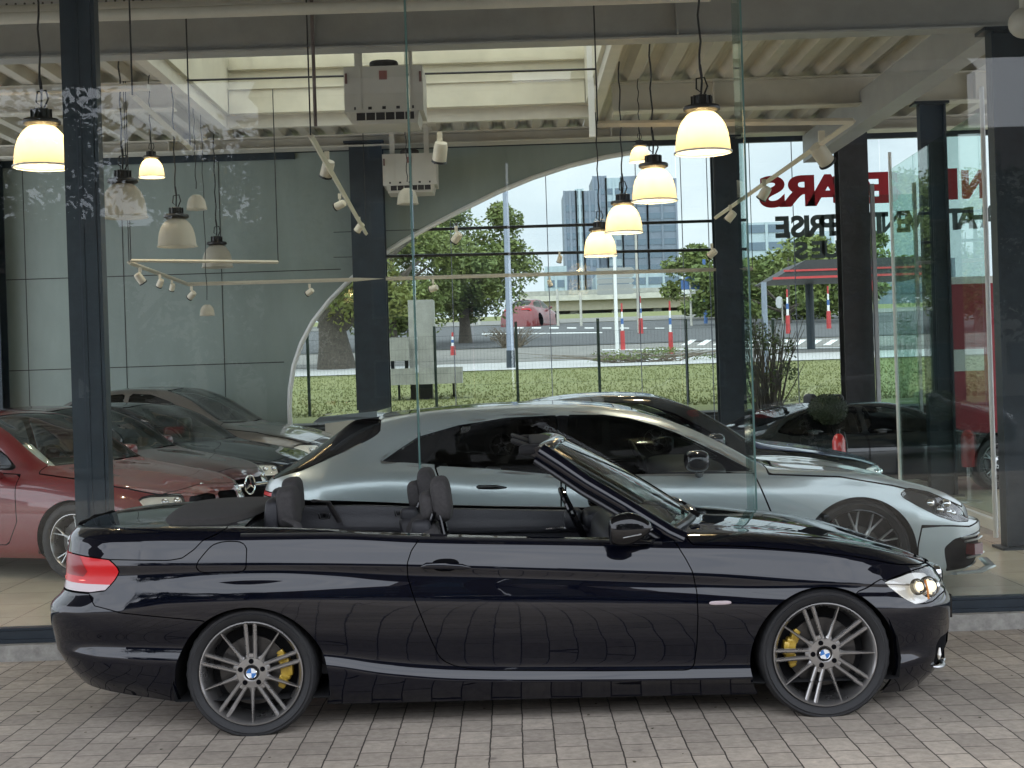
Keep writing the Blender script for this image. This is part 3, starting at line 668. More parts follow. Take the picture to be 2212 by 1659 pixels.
        # sill blade
    # front bumper air duct with fin
    for sd in (-1, 1):
        dq = duct.clip(sd * duct.V[:, 1]); dq.offset(.03).obj('air_duct', M['shut'], root)
        bm_ = duct.V[np.argsort(abs(duct.V[:, 2] - .172))[:400]]; bm_ = bm_[(bm_[:, 1] * sd > 0) & (bm_[:, 0] < 2.165)]; bm_ = bm_[np.argsort(bm_[:, 0])]
        pts = [tuple(bm_[int(k_), :3]) for k_ in np.linspace(0, len(bm_) - 1, 9)]
        o = MB(); o.tube([(p[0] - .006, p[1] * .985, .176 - .012 * math.sin(math.pi * i / 8)) for i, p in enumerate(pts)], [.004, .008, .010, .011, .011, .011, .010, .008, .004], 8); o.build('duct_fin', M['satin'], root, True)
        fp = []
        for zz in (.20, .23, .262): c_ = dq.V[np.argmin(abs(dq.V[:, 2] - zz) * 3 + abs(dq.V[:, 0] - 2.085))]; fp.append((c_[0], c_[1] * .985, zz))
        o = MB(); o.tube(fp, [.005, .010, .004], 8); o.build('fog_lamp', M['reflector'], root, True)
    o = MB(); o.bx(2.20, 2.262, -.27, .27, .35, .47); o.build('number_plate', M['gloss_black'], root)
    for sd in (-1, 1):
        o = MB(); o.sell((2.205, sd * .13, .555), (.05, .22, .12), (.4, .4), 20, 10); o.build('kidney_grille', M['chrome'], root, True)
        o = MB(); o.sell((2.215, sd * .13, .555), (.05, .19, .095), (.4, .4), 20, 10); o.build('grille_insert', M['shut'], root, True)
    o = MB(); o.bx(2.0, 2.17, -.42, .42, .17, .30); o.build('lower_intake', M['shut'], root)
    # exhaust
    # soft top cover and deck
    o = MB()
    pl = [( -1.60 + .225 * math.copysign(abs(math.cos(t)) ** .7, math.cos(t)), .70 * math.copysign(abs(math.sin(t)) ** .75, math.sin(t))) for t in np.linspace(0, 2 * math.pi, 60, endpoint=False)]
    pl = [(x if x < -1.6 else -1.6 + (x + 1.6) * 1.25, y) for x, y in pl]
    VV = []; FF = []; nr_ = 10
    for k in range(nr_ + 1):
        q = 1 - k / nr_
        for x, y in pl:
            xx, yy = -1.56 + (x + 1.56) * q, y * q
            zs_ = float(np.interp(abs(yy), [0, .3, .62, .775], [1.024, 1.018, 1.003, .982])) + .002 + .014 * (1 - q ** 6)
            VV.append((xx, yy, zs_ + (.012 if k else -.004)))
    n_ = len(pl)
    for k in range(nr_):
        for i in range(n_): FF.append((k * n_ + i, k * n_ + (i + 1) % n_, (k + 1) * n_ + (i + 1) % n_, (k + 1) * n_ + i))
    meshobj('soft_top_cover', VV, FF, M['tonneau'], root, True)
    # ---------------- cabin
    cb = MB(); cb.bx(-1.36, .9, -.70, .70, .25, .30); cb.bx(-1.38, -1.33, -.72, .72, .3, .98); cb.bx(.72, .86, -.72, .72, .3, .88); cb.build('cabin_tub', M['cabin'], root)
    for sd in (-1, 1):
        o = MB(); VV = []; FF = []; prof = [(.745, .945), (.715, .952), (.700, .945), (.690, .90), (.686, .865), (.676, .856), (.668, .846), (.672, .834), (.700, .825), (.706, .78), (.69, .60), (.67, .45), (.67, .30)]
        xs = np.linspace(-1.34, .74, 30)
        for x in xs:
            dz = zb(x) - .945
            sw = .022 * math.sin((x + .2) * 1.6) - .02
            for j, (y, z) in enumerate(prof): VV.append((x, sd * y, z + dz + (sw if 4 <= j <= 8 else 0)))
        k = len(prof)
        for i in range(len(xs) - 1):
            for j in range(k - 1): FF.append((i * k + j, (i + 1) * k + j, (i + 1) * k + j + 1, i * k + j + 1))
        o.add(VV, FF); dc = o.build('door_card', M['cabin_hi'], root, True, R(50))
        o = MB(); o.tube([(.17, sd * .664, .775), (.25, sd * .655, .782), (.33, sd * .664, .772)], [.006, .010, .006], 8); o.build('inner_handle', M['chrome'], dc, True)
        for x in (-1.135, -.685):
            o = MB(); o.sell((x, sd * .692, .893), (.075, .012, .042), (.5, .5), 20, 8); an = o.build('belt_anchor', M['trim'], dc, True)
            o = MB(); o.sell((x, sd * .685, .897), (.018, .012, .018), (1, 1), 12, 8); o.build('anchor_bolt', M['shut'], dc, True)
            o = MB(); o.tube([(x - .032, sd * .686, .908), (x - .022, sd * .686, .878), (x + .022, sd * .686, .878), (x + .032, sd * .686, .908)], .0022, 6); o.build('anchor_rim', M['satin'], dc, True)
    # dashboard and steering wheel (left hand drive = far side)
    o = MB(); o.sell((.62, 0, .80), (.42, 1.42, .26), (.5, .35), 36, 14); o.sell((.47, .37, .865), (.20, .34, .12), (.6, .6)); o.build('dashboard', M['cabin'], root, True)
    o = MB(); mt = Matrix.Translation((.33, .37, .865)) @ Matrix.Rotation(R(66), 4, 'Y')
    ring = [mt @ Vector((.178 * math.cos(t), .178 * math.sin(t), 0)) for t in np.linspace(0, 2 * math.pi, 41)]
    o.tube(ring, .020, 10, False); sw = o.build('steering_wheel', M['gloss_black'], root, True)
    o = MB(); o.sell(tuple(mt @ Vector((0, 0, -.01))), (.11, .13, .13), (.7, .7), 18, 10)
    for t in (0, R(115), R(-115)): o.tube([mt @ Vector((0, 0, 0)), mt @ Vector((.17 * math.cos(t + math.pi), .17 * math.sin(t + math.pi), 0))], .014, 8)
    o.build('wheel_hub', M['cabin'], sw, True)
    def seat(x, y, front=True):
        t = empty('front_seat' if front else 'rear_seat', (x, y, 0)); t.parent = root
        t.name = 'seat'
        bz = .56
        a = MB(); a.sell((.22, 0, .42), (.52, .50, .18), (.4, .4), 24, 12); a.build('cushion', M['seat'], t, True)
        a = MB(); rt = Matrix.Rotation(R(-16 if front else -18), 3, 'Y')
        a.sell((-.065, 0, .66), (.16, .49, .58), (.45, .45), 24, 16, rt); a.build('backrest', M['seat'], t, True)
        if front:
            a = MB(); a.sell((-.115, 0, .69), (.10, .45, .52), (.4, .4), 24, 12, rt); a.build('back_shell', M['seat_side'], t, True)
            a = MB(); rt2 = Matrix.Rotation(R(-6), 3, 'Y')
            a.sell((-.06, 0, 1.065), (.105, .275, .235), (.62, .55), 28, 18, rt2); hd = a.build('headrest', M['seat'], t, True)
            a = MB(); a.sell((-.130, 0, 1.030), (.085, .235, .155), (.6, .6), 24, 14, rt2); a.build('rear_pad', M['seat'], hd, True)
            for sd in (-1, 1): a = MB(); a.tube([(-.118, sd * .11, .86), (-.118, sd * .125, .95), (-.10, sd * .12, 1.0), (-.075, sd * .115, 1.01), (-.062, sd * .12, .96), (-.045, sd * .125, .87)], .011, 8, flat=(1, 1)); a.build('belt_guide', M['gloss_black'], hd, True)
            a = MB(); a.sell((-.16, -.14, .925), (.10, .10, .10), (.6, .6)); a.build('belt_roller', M['seat_side'], t, True)
        else:
            a = MB(); a.sell((-.010, 0, 1.045), (.105, .26, .215), (.5, .5), 28, 18, Matrix.Rotation(R(-3), 3, 'Y')); hd = a.build('headrest', M['seat'], t, True)
            a = MB(); a.sell((-.085, 0, 1.00), (.085, .24, .19), (.45, .45), 24, 14, Matrix.Rotation(R(4), 3, 'Y')); a.build('rear_shell', M['seat_side'], hd, True)
            a = MB()
            for sd in (-1, 1): a.cyl((-.015, sd * .07, .88), (-.01, sd * .07, .97), .007)
            a.build('headrest_post', M['chrome'], hd, True)
    seat(-.325, -.36); seat(-.44, .36); seat(-1.17, -.33, False); seat(-1.25, .33, False)
    # belts beside rear seats
    for sd in (-1, 1):
        o = MB(); o.tube([(-1.17, sd * .50, 1.0), (-1.10, sd * .60, .98), (-1.04, sd * .63, .86)], .028, 8, flat=(.9, .35)); o.build('rear_belt', M['seat'], root, True)
    # ---------------- windscreen frame
    def wp(x, y, yy): a_ = at(x, y, BY + yy); return Vector((a_[0], yy, a_[2]))
    nearp = [wp(1165, 977, -.585), wp(1205, 1003, -.61), wp(1265, 1044, -.645), wp(1350, 1094, -.69), wp(1445, 1153, -.74), wp(1478, 1168, -.76)]
    for sd in (-1, 1):
        o = MB(); pp = [Vector((p.x, sd * -p.y * -1 if sd < 0 else -p.y, p.z)) for p in nearp]
        pp = [Vector((p.x, sd * abs(p.y), p.z)) for p in nearp]
        o.tube(pp, [.050, .048, .043, .042, .043, .045], 14, flat=(1.0, 1.0)); pl_ = o.build('windscreen_pillar', M['black_paint'], root, True)
        o = MB(); o.tube([p + Vector((-.028, sd * .02, -.042)) for p in pp[:-1]] + [pp[-1] + Vector((-.05, sd * .02, -.03))], .014, 8); o.build('pillar_seal', M['trim'], root, True)
    tp = nearp[0]
    o = MB(); hp = [Vector((tp.x + .105 * (1 - (y / .6) ** 2), y, tp.z + .030 * (1 - (y / .6) ** 4))) for y in np.linspace(-.60, .60, 25)]
    o.tube(hp, [.042] * 25, 14, flat=(1.25, .7)); o.build('header_rail', M['black_paint'], root, True)
    o = MB(); 
    for sd in (-1, 1): o.sell((tp.x - .045, sd * .545, tp.z + .012), (.12, .10, .055), (.6, .6), 20, 10)
    o.sell((tp.x + .02, 0, tp.z + .03), (.13, 1.0, .04), (.5, .3)); o.build('header_lining', M['under'], root, True)
    for sd in (-1, 1): o = MB(); o.sell((tp.x - .075, sd * .30, tp.z + .025), (.15, .34, .020), (.5, .4), 20, 8, Matrix.Rotation(R(22), 3, 'Y')); o.build('sun_visor', M['under'], root, True)
    o = MB(); o.sell((tp.x + .0, .02, tp.z - .04), (.035, .22, .065), (.5, .5)); o.build('inner_mirror', M['trim'], root, True)
    # glass between the pillars
    VV = []; FF = []; nu = 24; nvv = 14; bs = nearp[-2]
    for j in range(nvv + 1):
        t = j / nvv
        for i in range(nu + 1):
            y = -1 + 2 * i / nu; hw_ = (.60 * (1 - t) + .735 * t)
            x = (tp.x + .045) * (1 - t) + (bs.x + .01) * t + (1 - y * y) * (.075 * (1 - t) + .19 * t); z = (tp.z + .005) * (1 - t) + (bs.z + .01) * t + (1 - y ** 4) * .045 * (1 - t) + .02 * math.sin(math.pi * t) + (1 - y * y) * .035 * t
            VV.append((x, y * hw_, z))
    for j in range(nvv):
        for i in range(nu): FF.append((j * (nu + 1) + i, j * (nu + 1) + i + 1, (j + 1) * (nu + 1) + i + 1, (j + 1) * (nu + 1) + i))
    meshobj('windscreen', VV, FF, M['windshield'], root, True)
    o = MB(); o.tube([VV[nvv * (nu + 1) + i] for i in range(nu + 1)], .020, 8); o.build('scuttle', M['trim'], root, True)
    # wipers
    o = MB()
    for y0, y1 in ((-.45, .15), (.1, .62)):
        o.tube([(.93, y0, .945), (.90, y0 + .02, .965), (.86, (y0 + y1) / 2, .975), (.80, y1, .965)], [.014, .012, .008, .006], 8)
    o.build('wiper', M['gloss_black'], root, True)
    # mirrors
    for sd in (-1, 1):
        c = at(1357, 1143, BY - .99); cx, cz = c[0], c[2]
        o = MB(); o.sell((cx, sd * .97, cz), (.225, .13, .158), (.75, .85), 32, 18, Matrix.Rotation(sd * R(8), 3, 'Z') @ Matrix.Rotation(R(-6), 3, 'Y'))
        V2 = []
        for v in o.v:
            q = (v[0] - cx) / .12      # blunt at the back, pointed to the front
            k = 1 - .52 * max(0, q) ** 1.2; V2.append((v[0] if q > -.7 else cx - .084 + (v[0] - cx + .084) * .35, v[1], cz + (v[2] - cz) * k + .004 * q))
        o.v = V2; mi = o.build('door_mirror', M['gloss_black'], root, True)
        o = MB(); o.tube([(cx + .02, sd * .94, cz - .06), (cx + .09, sd * .88, cz - .075), (cx + .11, sd * .80, cz - .08)], [.02, .018, .03], 10, flat=(1.3, .7)); o.build('mirror_foot', M['gloss_black'], mi, True)
        o = MB(); o.tube([(cx - .03, sd * 1.036, cz - .035), (cx + .05, sd * 1.033, cz - .022), (cx + .112, sd * 1.0, cz - .002)], [.002, .0035, .0035], 6); o.build('mirror_trim', M['satin'], mi, True)
    return root
# ------------------------------------------------------------ closed cars
def gen_rows(p):
    hw, z0, bl = p['hw'], p['z0'], p['belt']; xr, xf = p['xr'], p['xf']; bu = [(p['wr'], .015, .4), (p['wf'], .015, .4)]
    lo = lambda k: [(x, z0 + (z - z0) * k) for x, z in bl]
    nose = p.get('nose', .55); s = p.get('hs', 1)
    Z = lambda a, b, c: [(xr, a * s), (xr + .6, b * s), (0, b * s), (xf - .6, b * s), (xf, c * s)]
    mid = lambda q: [(x, z - q) for x, z in bl]
    dr = p.get('dr', (.12, .05, .0, .0, .04, .06, .09, .13, .14, .14)); df = p.get('df', (.10, .03, .0, .0, .02, .05, .08, .10, .10, .10))
    r = []
    def row(i, W, z, **k): r.append(dict(W=W, xr=xr + dr[i], xf=xf - df[i], z=z, **k))
    row(0, hw * .90, Z(z0 + .10, z0, z0 - .0)); row(1, hw * .955, Z(z0 + .16, z0 + .06, z0 + .05)); row(2, hw * .975, Z(z0 + .24, z0 + .15, z0 + .14), b=bu, sharp=1)
    row(3, hw * .992, Z(.56, .50, .40), b=bu)
    row(4, hw, [(x, z * .42 + .52 * .58) for x, z in bl], b=bu)
    row(5, hw * .975, mid(.085), b=[(p['wr'], .02, .45), (p['wf'], .012, .4)], sharp=p.get('sharp', 0))
    row(6, p.get('W6', hw * .90), bl)
    row(7, p['W7'], p['rail'])
    cz = p['centre']; W7 = p['W7']
    row(8, [(x, w * .62) for x, w in W7], [(x, z - p.get('crown', .018)) for x, z in cz])
    row(9, 0, cz)
    return r
def closed_car(p, name, loc, rz, label, cat='car', group=None):
    root = car_root(name, loc, rz, label, cat, group)
    V, F = loft(gen_rows(p), front=p.get('fr', (2.4, 2.6, .8)), rear=p.get('rr', (2.4, 3.6, .7)), nm=p.get('nm', 110), nr=20, nf=26, dens=p.get('dens', .03), sm=.05)
    body = Skin(V, F); wr, wf = p['wr'], p['wf']; ar = p.get('ar', .37); wz = p['wz']
    for x in (wr, wf): _, body = body.split(arch(x, wz - .02, ar))
    gm = M[p['glass']]; gf = M[p.get('glass_f', p['glass'])]
    parts = []
    def region(fn, gap=.004):
        nonlocal body
        a, body = body.split(fn, gap); return a
    if p.get('trimpoly'):
        for sd in (-1, 1):
            def tf(V_):
                d = sdf(V_[:, 0], V_[:, 2], p['trimpoly']); return np.minimum(np.minimum(np.minimum(d + .013, -d), sd * V_[:, 1]), 7.3 - V_[:, 6])
            q = region(tf, 0)
            if len(q.F): q.offset(-.002).obj('window_trim', M['satin'], root)
    for i, poly in enumerate(p['win']):
        for sd in (-1, 1):
            fn = lambda V_: np.minimum(np.minimum(sdf(V_[:, 0], V_[:, 2], poly), sd * V_[:, 1]), 7.0 - V_[:, 6])
            q = region(fn, .006)
            if len(q.F): q.offset(.004).obj('side_window', gf if i in p.get('front_win', ()) else gm, root)
    for nm_, poly in (('windscreen', p['ws']), ('rear_window', p['rw'])):
        if not poly: continue
        q = region(lambda V_: np.minimum(sdf(V_[:, 0], V_[:, 2], poly), V_[:, 6] - (7.10 if nm_ == 'windscreen' else p.get('rwr', 7.10))), .004)
        if len(q.F): q.offset(.003).obj(nm_, M['windshield'] if nm_ == 'windscreen' else gm, root)
    if p.get('panroof'):
        q = region(lambda V_: np.minimum(sdf(V_[:, 0], V_[:, 2], p['panroof']), V_[:, 6] - 7.45), .004)
        q.obj('glass_roof', M['gloss_black'], root)
    for sd in (-1, 1):
        q = region(lambda V_: np.minimum(P_xz(p['head'], p.get('hy', .35))(V_), sd * V_[:, 1]), .003)
        if len(q.F):
            o = q.obj('headlight', M['lens'], root); q.offset(.03).obj('reflector', M[p.get('bowl', 'reflector')], o)
            m = MB(); c = q.V[:, :3].mean(0)
            fs = ((0, 0, 0), (.05, -.10, 0)) if p.get('bowl') is None else ((-.02, .02, .0), (.06, -.06, -.025), (.03, .02, .04), (.10, -.10, -.04), (-.09, .05, .05))
            for dx, dy, dz in fs: m.sell((c[0] - .02 + dx, c[1] + sd * dy, c[2] + dz), (.07, .08, .06), (1, 1), 14, 8)
            m.build('lamp_lens', M['chrome'], o, True)
        if p.get('tail'):
            q = region(lambda V_: np.minimum(P_xz(p['tail'], .3)(V_), sd * V_[:, 1]), .003)
            if len(q.F): q.obj('rear_lamp', M['lamp_red'], root)
    inner = body.offset(.014)
    for nm_, yz, x0, mt in p.get('front', []):
        q = region(lambda V_: np.minimum(sdf(abs(V_[:, 1]), V_[:, 2], yz), V_[:, 0] - x0), .003)
        if len(q.F): q.offset(.02).obj(nm_, M[mt], root)
    for nm_, poly in p.get('panels', []):
        for sd in ((-1, 1) if nm_ == 'door' else (0,)):
            q = region(lambda V_: np.minimum(sdf(V_[:, 0], V_[:, 2], poly), sd * V_[:, 1] if sd else 9), p.get('gap', .004))
            if len(q.F): q.obj(nm_, M[p.get('bonnet_paint', p['paint']) if nm_ == 'bonnet' else p['paint']], root)
    for sd in (-1, 1):
        if p.get('pillar'):
            q = region(lambda V_: np.minimum(np.minimum(sdf(V_[:, 0], V_[:, 2], p['pillar']), sd * V_[:, 1]), 7.0 - V_[:, 6]), .0); q.obj('door_pillar', M['gloss_black'], root)
    body.obj('body', M[p['paint']], root); inner.obj('inner_shell', M['shut'], root)
    hw = p['hw']
    for x in (wr, wf):
        for sd in (-1, 1): wl = MB(); well(wl, x, wz - .02, ar, sd * (hw - .03), sd * (hw - .4)); wl.v = [(x_, y_, max(z_, p['z0'] + .05)) for x_, y_, z_ in wl.v]; wl.build('wheel_housing', M['under'], root, True)
    wl = MB(); wl.bx(wr - .2, wf + .2, -hw * .6, hw * .6, p['z0'] + .04, p['z0'] + .1)
    wl.bx(wr + .2, wf - .35, -hw * .7, hw * .7, .45, .5)
    wl.build('underbody', M['under'], root, True)
    for x in (wr, wf):
        for sd in (-1, 1): make_wheel(root, (x, sd * (hw - .14), wz), p['rt'], p['rim'], .25, p.get('spokes', 5), .3 + sd * .3 + x, sd, caliper=p.get('cal'), rim_m=M[p.get('rimm', 'rim')], edge_m=M[p.get('rime', 'satin')], flat=None)
    for sd in (-1, 1):
        c = p['mirror']; o = MB(); o.sell((c[0], sd * c[1], c[2]), (.17, .22, .145), (.7, .75), 24, 14); o.tube([(c[0] + .02, sd * c[1], c[2] - .05), (c[0] + .03, sd * (c[1] - .13), c[2] - .10)], [.035, .03], 10)
        o.build('door_mirror', M[p.get('mirm', 'gloss_black')], root, True)
        for hx, hz in p.get('handles', []):
            o = MB(); y = sd * (hw * .975 + .012); o.tube([(hx - .11, y, hz), (hx - .07, y * 1.008, hz + .004), (hx + .05, y * 1.008, hz + .002), (hx + .12, y, hz - .006)], [.008, .017, .016, .006], 10, flat=(.6, 1)); o.build('door_handle', M[p.get('hm', 'gloss_black')], root, True)
            o = MB(); o.sell((hx, sd * (hw * .972), hz - .012), (.13, .03, .07), (.8, .8)); o.build('handle_recess', M[p['paint']], root, True)
    if p.get('trim'):
        for sd in (-1, 1):
            o = MB(); poly = p['trim']; yb = lambda x_, z_: sd * (abs(np.interp(z_, (p['belt'][3][1], p['rail'][len(p['rail']) // 2][1]), (hw * .905, p['W7'][len(p['W7']) // 2][1]))) + .004)
            o.tube([(x_, yb(x_, z_), z_) for x_, z_ in poly], .007, 6); o.build('window_trim', M['satin'], root, True)
    if p.get('seats'):
        for sx, y in p['seats']:
            t = MB(); t.sell((sx, y, .80), (.16, .48, .62), (.45, .45), 20, 12, Matrix.Rotation(R(-16), 3, 'Y')); t.sell((sx - .12, y, 1.20), (.11, .26, .2), (.55, .55), 20, 12); t.sell((sx + .25, y, .52), (.5, .5, .16), (.4, .4)); t.build('seat', M['seat_side'], root, True)
        x0 = p['dash']; o = MB(); o.sell((x0, 0, .92), (.5, hw * 1.5, .22), (.5, .4), 24, 12); o.build('dashboard', M['cabin'], root, True)
        o = MB(); mt = Matrix.Translation((x0 - .28, .38, .98)) @ Matrix.Rotation(R(64), 4, 'Y'); o.tube([mt @ Vector((.18 * math.cos(t), .18 * math.sin(t), 0)) for t in np.linspace(0, 2 * math.pi, 33)], .016, 8, False)
        o.sell(tuple(mt @ Vector((0, 0, 0))), (.08, .30, .10), (.6, .6)); o.build('steering_wheel', M['trim'], root, True)
    return root
PZ = .06
def zs(l, d=PZ, k=1): return [(x, z * k + d) for x, z in l]
silver = dict(hw=.965, z0=.20, xr=-1.88, xf=3.34, wr=-.637, wf=2.313, wz=.355 + PZ, rt=.352, rim=.285, ar=.392,
    belt=[(-1.88, .93), (-1.5, 1.06), (-.9, 1.115), (-.2, 1.05), (.5, 1.005), (1.2, .985), (1.75, .965), (2.3, .935), (2.7, .85), (3.0, .745), (3.2, .64), (3.34, .56)],
    rail=[(-1.88, .94), (-1.74, 1.02), (-1.57, 1.09), (-1.28, 1.23), (-.88, 1.40), (-.38, 1.455), (.08, 1.465), (.5, 1.445), (.8, 1.40), (1.0, 1.355), (1.2, 1.28), (1.5, 1.125), (1.75, .99), (2.2, .955), (2.7, .865), (3.0, .765), (3.2, .66), (3.34, .56)],
    centre=[(-1.88, .95), (-1.7, 1.05), (-1.35, 1.26), (-1.1, 1.42), (-.9, 1.44), (-.3, 1.475), (.3, 1.485), (.7, 1.455), (1.0, 1.38), (1.4, 1.20), (1.85, .99), (2.3, .935), (2.7, .85), (3.0, .745), (3.2, .64), (3.34, .55)],
    W7=[(-1.88, .74), (-1.4, .67), (-.9, .62), (0, .61), (.8, .60), (1.3, .66), (1.75, .74), (2.3, .78), (3.34, .66)],
    W6=[(-1.88, .90), (-.9, .86), (0, .88), (1.6, .88), (2.3, .93), (2.8, .90), (3.34, .86)],
    paint='silver_paint', glass='tint', glass_f='tint_light', front_win=(1,), nm=150, dens=.022, sharp=0,
    trimpoly=[(-.915, 1.125), (-.875, 1.16), (-.80, 1.205), (-.66, 1.29), (-.38, 1.36), (-.05, 1.40), (.30, 1.408), (.62, 1.40), (.80, 1.37), (.98, 1.315), (1.12, 1.26), (1.40, 1.115), (1.63, .975), (.38, .985), (.30, .988), (-.2, 1.05), (-.75, 1.105)], pillar=[(.296, 1.0), (.296, 1.394), (.384, 1.394), (.384, 1.0)], win=[[(-.90, 1.125), (-.86, 1.15), (-.80, 1.19), (-.66, 1.275), (-.38, 1.345), (-.05, 1.385), (.30, 1.392), (.30, 1.00), (-.2, 1.065), (-.75, 1.118)],
         [(.38, 1.0), (.38, 1.392), (.62, 1.385), (.80, 1.355), (.98, 1.30), (1.12, 1.245), (1.40, 1.10), (1.60, .985)]],
    ws=[(.85, 1.405), (1.0, 1.50), (1.5, 1.30), (1.95, 1.0), (1.80, .975), (1.5, 1.10), (1.2, 1.25)], rwr=6.03, rw=[(-.93, 1.40), (-.93, 1.32), (-1.0, 1.275), (-1.176, 1.195), (-1.50, 1.065), (-1.66, 1.01), (-1.95, 1.06), (-1.45, 1.30), (-1.22, 1.40)],
    panroof=[(-.75, 1.3), (.72, 1.3), (.72, 1.6), (-.75, 1.6)],
    head=[(2.60, .80), (2.66, .832), (2.74, .825), (2.86, .78), (2.98, .72), (3.08, .665), (3.13, .61), (3.12, .575), (3.0, .585), (2.86, .635), (2.72, .71), (2.62, .77)], hy=.45,
    tail=[(-3, .90), (-1.55, .93), (-1.52, .90), (-3, .87)],
    front=[('air_intake', [(.52, .50), (.86, .47), (.90, .40), (.84, .25), (.55, .25)], 2.9, 'trim'), ('lower_intake', [(-.1, .45), (.42, .45), (.42, .25), (-.1, .25)], 2.9, 'shut')],
    panels=[('door', [(.34, 1.0), (.33, .7), (.42, .32), (1.75, .32), (1.72, .70), (1.62, .97)]), ('door', [(-.55, 1.09), (-.42, .75), (-.22, .42), (-.1, .32), (.38, .32), (.30, .7), (.31, 1.0), (-.2, 1.06)]),
            ('bonnet', [(1.72, .955), (2.2, .925), (2.55, .855), (2.75, .80), (2.95, .735), (3.12, .66), (3.14, 1.1), (1.72, 1.1)]), ('front_bumper', [(2.74, .58), (2.98, .56), (3.12, .54), (3.5, .60), (3.5, 0), (2.69, 0), (2.71, .45)])],
    spokes=10, gap=.0055, bowl='lampdark', rimm='gloss_black', rime='satin', mirror=(1.22, 1.02, 1.07), handles=[(-.18, .93), (1.0 - .42, .90)], cal=R(160), seats=[(.35, -.38), (.35, .38), (-.55, -.38), (-.55, .38)], dash=1.25)
def sedan(paint, k=1.0, suv=0, glass='tint_light', d=PZ, **o):
    u = .12 if suv else 0
    f = lambda l: [(x, z * k + u * min(1, max(0, (z - .3) / .5)) + d) for x, z in l]
    p = dict(hw=.915 + (.02 if suv else 0), z0=.18 + d + u * .6, xr=-2.36, xf=2.34, wr=-1.42, wf=1.43, wz=.335 + d + u * .2, rt=.335 + u * .2, rim=.235 + u * .1, ar=.375 + u * .2,
        belt=f([(-2.36, .93), (-1.9, .955), (-1.2, .95), (-.2, .93), (.5, .91), (.9, .895), (1.5, .83), (1.9, .76), (2.2, .68), (2.34, .62)]),
        rail=f([(-2.36, .95), (-2.0, 1.0), (-1.65, 1.06), (-1.2, 1.27), (-.9, 1.36), (-.3, 1.405), (.1, 1.39), (.45, 1.29), (.8, 1.08), (1.0, .955), (1.4, .88), (1.8, .81), (2.1, .73), (2.25, .67), (2.34, .62)]),
        centre=f([(-2.36, .97), (-2.1, 1.03), (-1.8, 1.07), (-1.3, 1.28), (-.9, 1.405), (-.3, 1.445), (.1, 1.425), (.5, 1.29), (.95, 1.02), (1.1, .955), (1.4, .91), (1.8, .84), (2.1, .76), (2.25, .69), (2.34, .62)]),
        W7=[(-2.36, .66), (-1.8, .62), (-1.2, .56), (-.3, .56), (.3, .58), (.9, .68), (1.3, .68), (2.34, .58)],
        paint=paint, glass=glass, nm=90, dens=.035,
        win=[f([(-1.45, 1.03), (-1.25, 1.19), (-1.0, 1.29), (-.75, 1.335), (-.36, 1.355), (-.36, .975), (-1.3, .985)]), f([(-.28, .965), (-.28, 1.355), (.02, 1.335), (.3, 1.24), (.62, 1.06), (.78, .94)])],
        ws=f([(.17, 1.40), (.3, 1.5), (1.1, 1.05), (1.10, .955), (.98, .97), (.6, 1.17)]), rw=f([(-1.75, 1.05), (-1.9, 1.1), (-1.2, 1.42), (-1.05, 1.37), (-1.35, 1.20)]),
        head=f([(1.98, .69), (2.05, .71), (2.2, .70), (2.5, .67), (2.5, .57), (2.2, .575), (2.05, .61)]), hy=.42, tail=f([(-3, .88), (-2.05, .87), (-2.0, .80), (-2.1, .74), (-3, .72)]),
        front=[('grille', f([(.02, .655), (.10, .675), (.36, .665), (.38, .60), (.32, .53), (.06, .53)]), 2.0, 'trim'), ('lower_intake', f([(-.1, .40), (.60, .42), (.64, .32), (.55, .24), (-.1, .24)]), 2.0, 'trim')],
        panels=[('door', f([(-.32, .96), (-.33, .6), (-.30, .30), (.74, .30), (.86, .5), (.84, .90)])), ('door', f([(-1.36, .97), (-1.2, .75), (-.98, .42), (-.9, .30), (-.33, .30), (-.34, .96)])),
                ('bonnet', f([(1.0, .905), (1.5, .845), (1.9, .765), (2.12, .70), (2.12, 1.2), (1.0, 1.2)])), ('front_bumper', f([(1.86, .60), (2.05, .59), (2.5, .55), (2.5, -.2), (1.75, -.2), (1.80, .45)]))],
        mirror=(.62, .98, .99 * k + u + d), handles=[(-.15, .80 + u + d), (-1.05, .82 + u + d)], seats=[(-.35, -.37), (-.35, .37)], dash=.55, mirm=paint, hm=paint)
    p.update(o); return p
# ------------------------------------------------------------ ground outside the front, kerb, showroom shell
ZF = PZ                                  # showroom floor level
YG = 9.0                                 # front glass plane
YB = 20.4                                # rear glazing plane
m = MB(); m.bx(-45, 45, -3.0, 8.86, -.3, 0); tag(m.build('paving', M['paver']), kind='structure')
m = MB(); m.bx(-45, 45, -120, -3.004, -.3, -.03); tag(m.build('road', M['asphalt']), kind='structure')
m = MB(); m.bx(-9, 12, 9.02, 20.3, -.25, ZF); tag(m.build('floor', M['tile']), kind='structure')
m = MB(); m.bx(-9, 12, 8.862, 9.016, -.25, .100); tag(m.build('kerb', M['kerb']), kind='structure')
t = empty('shopfront', (0, YG, 0), 0, 'tall glass shopfront with a dark grey base frame behind the convertible', 'shop front')
m = MB(); m.bx(-9, 12, -.055, .055, .102, .175); m.bx(-9, 12, -.035, .045, .176, .190); m.bx(-9, 12, -.075, -.056, .103, .125); m.build('base_profile', M['post'], t)
m = MB(); m.bx(-9, 12, -.05, .05, 4.56, 4.80); m.build('head_profile', M['post'], t)
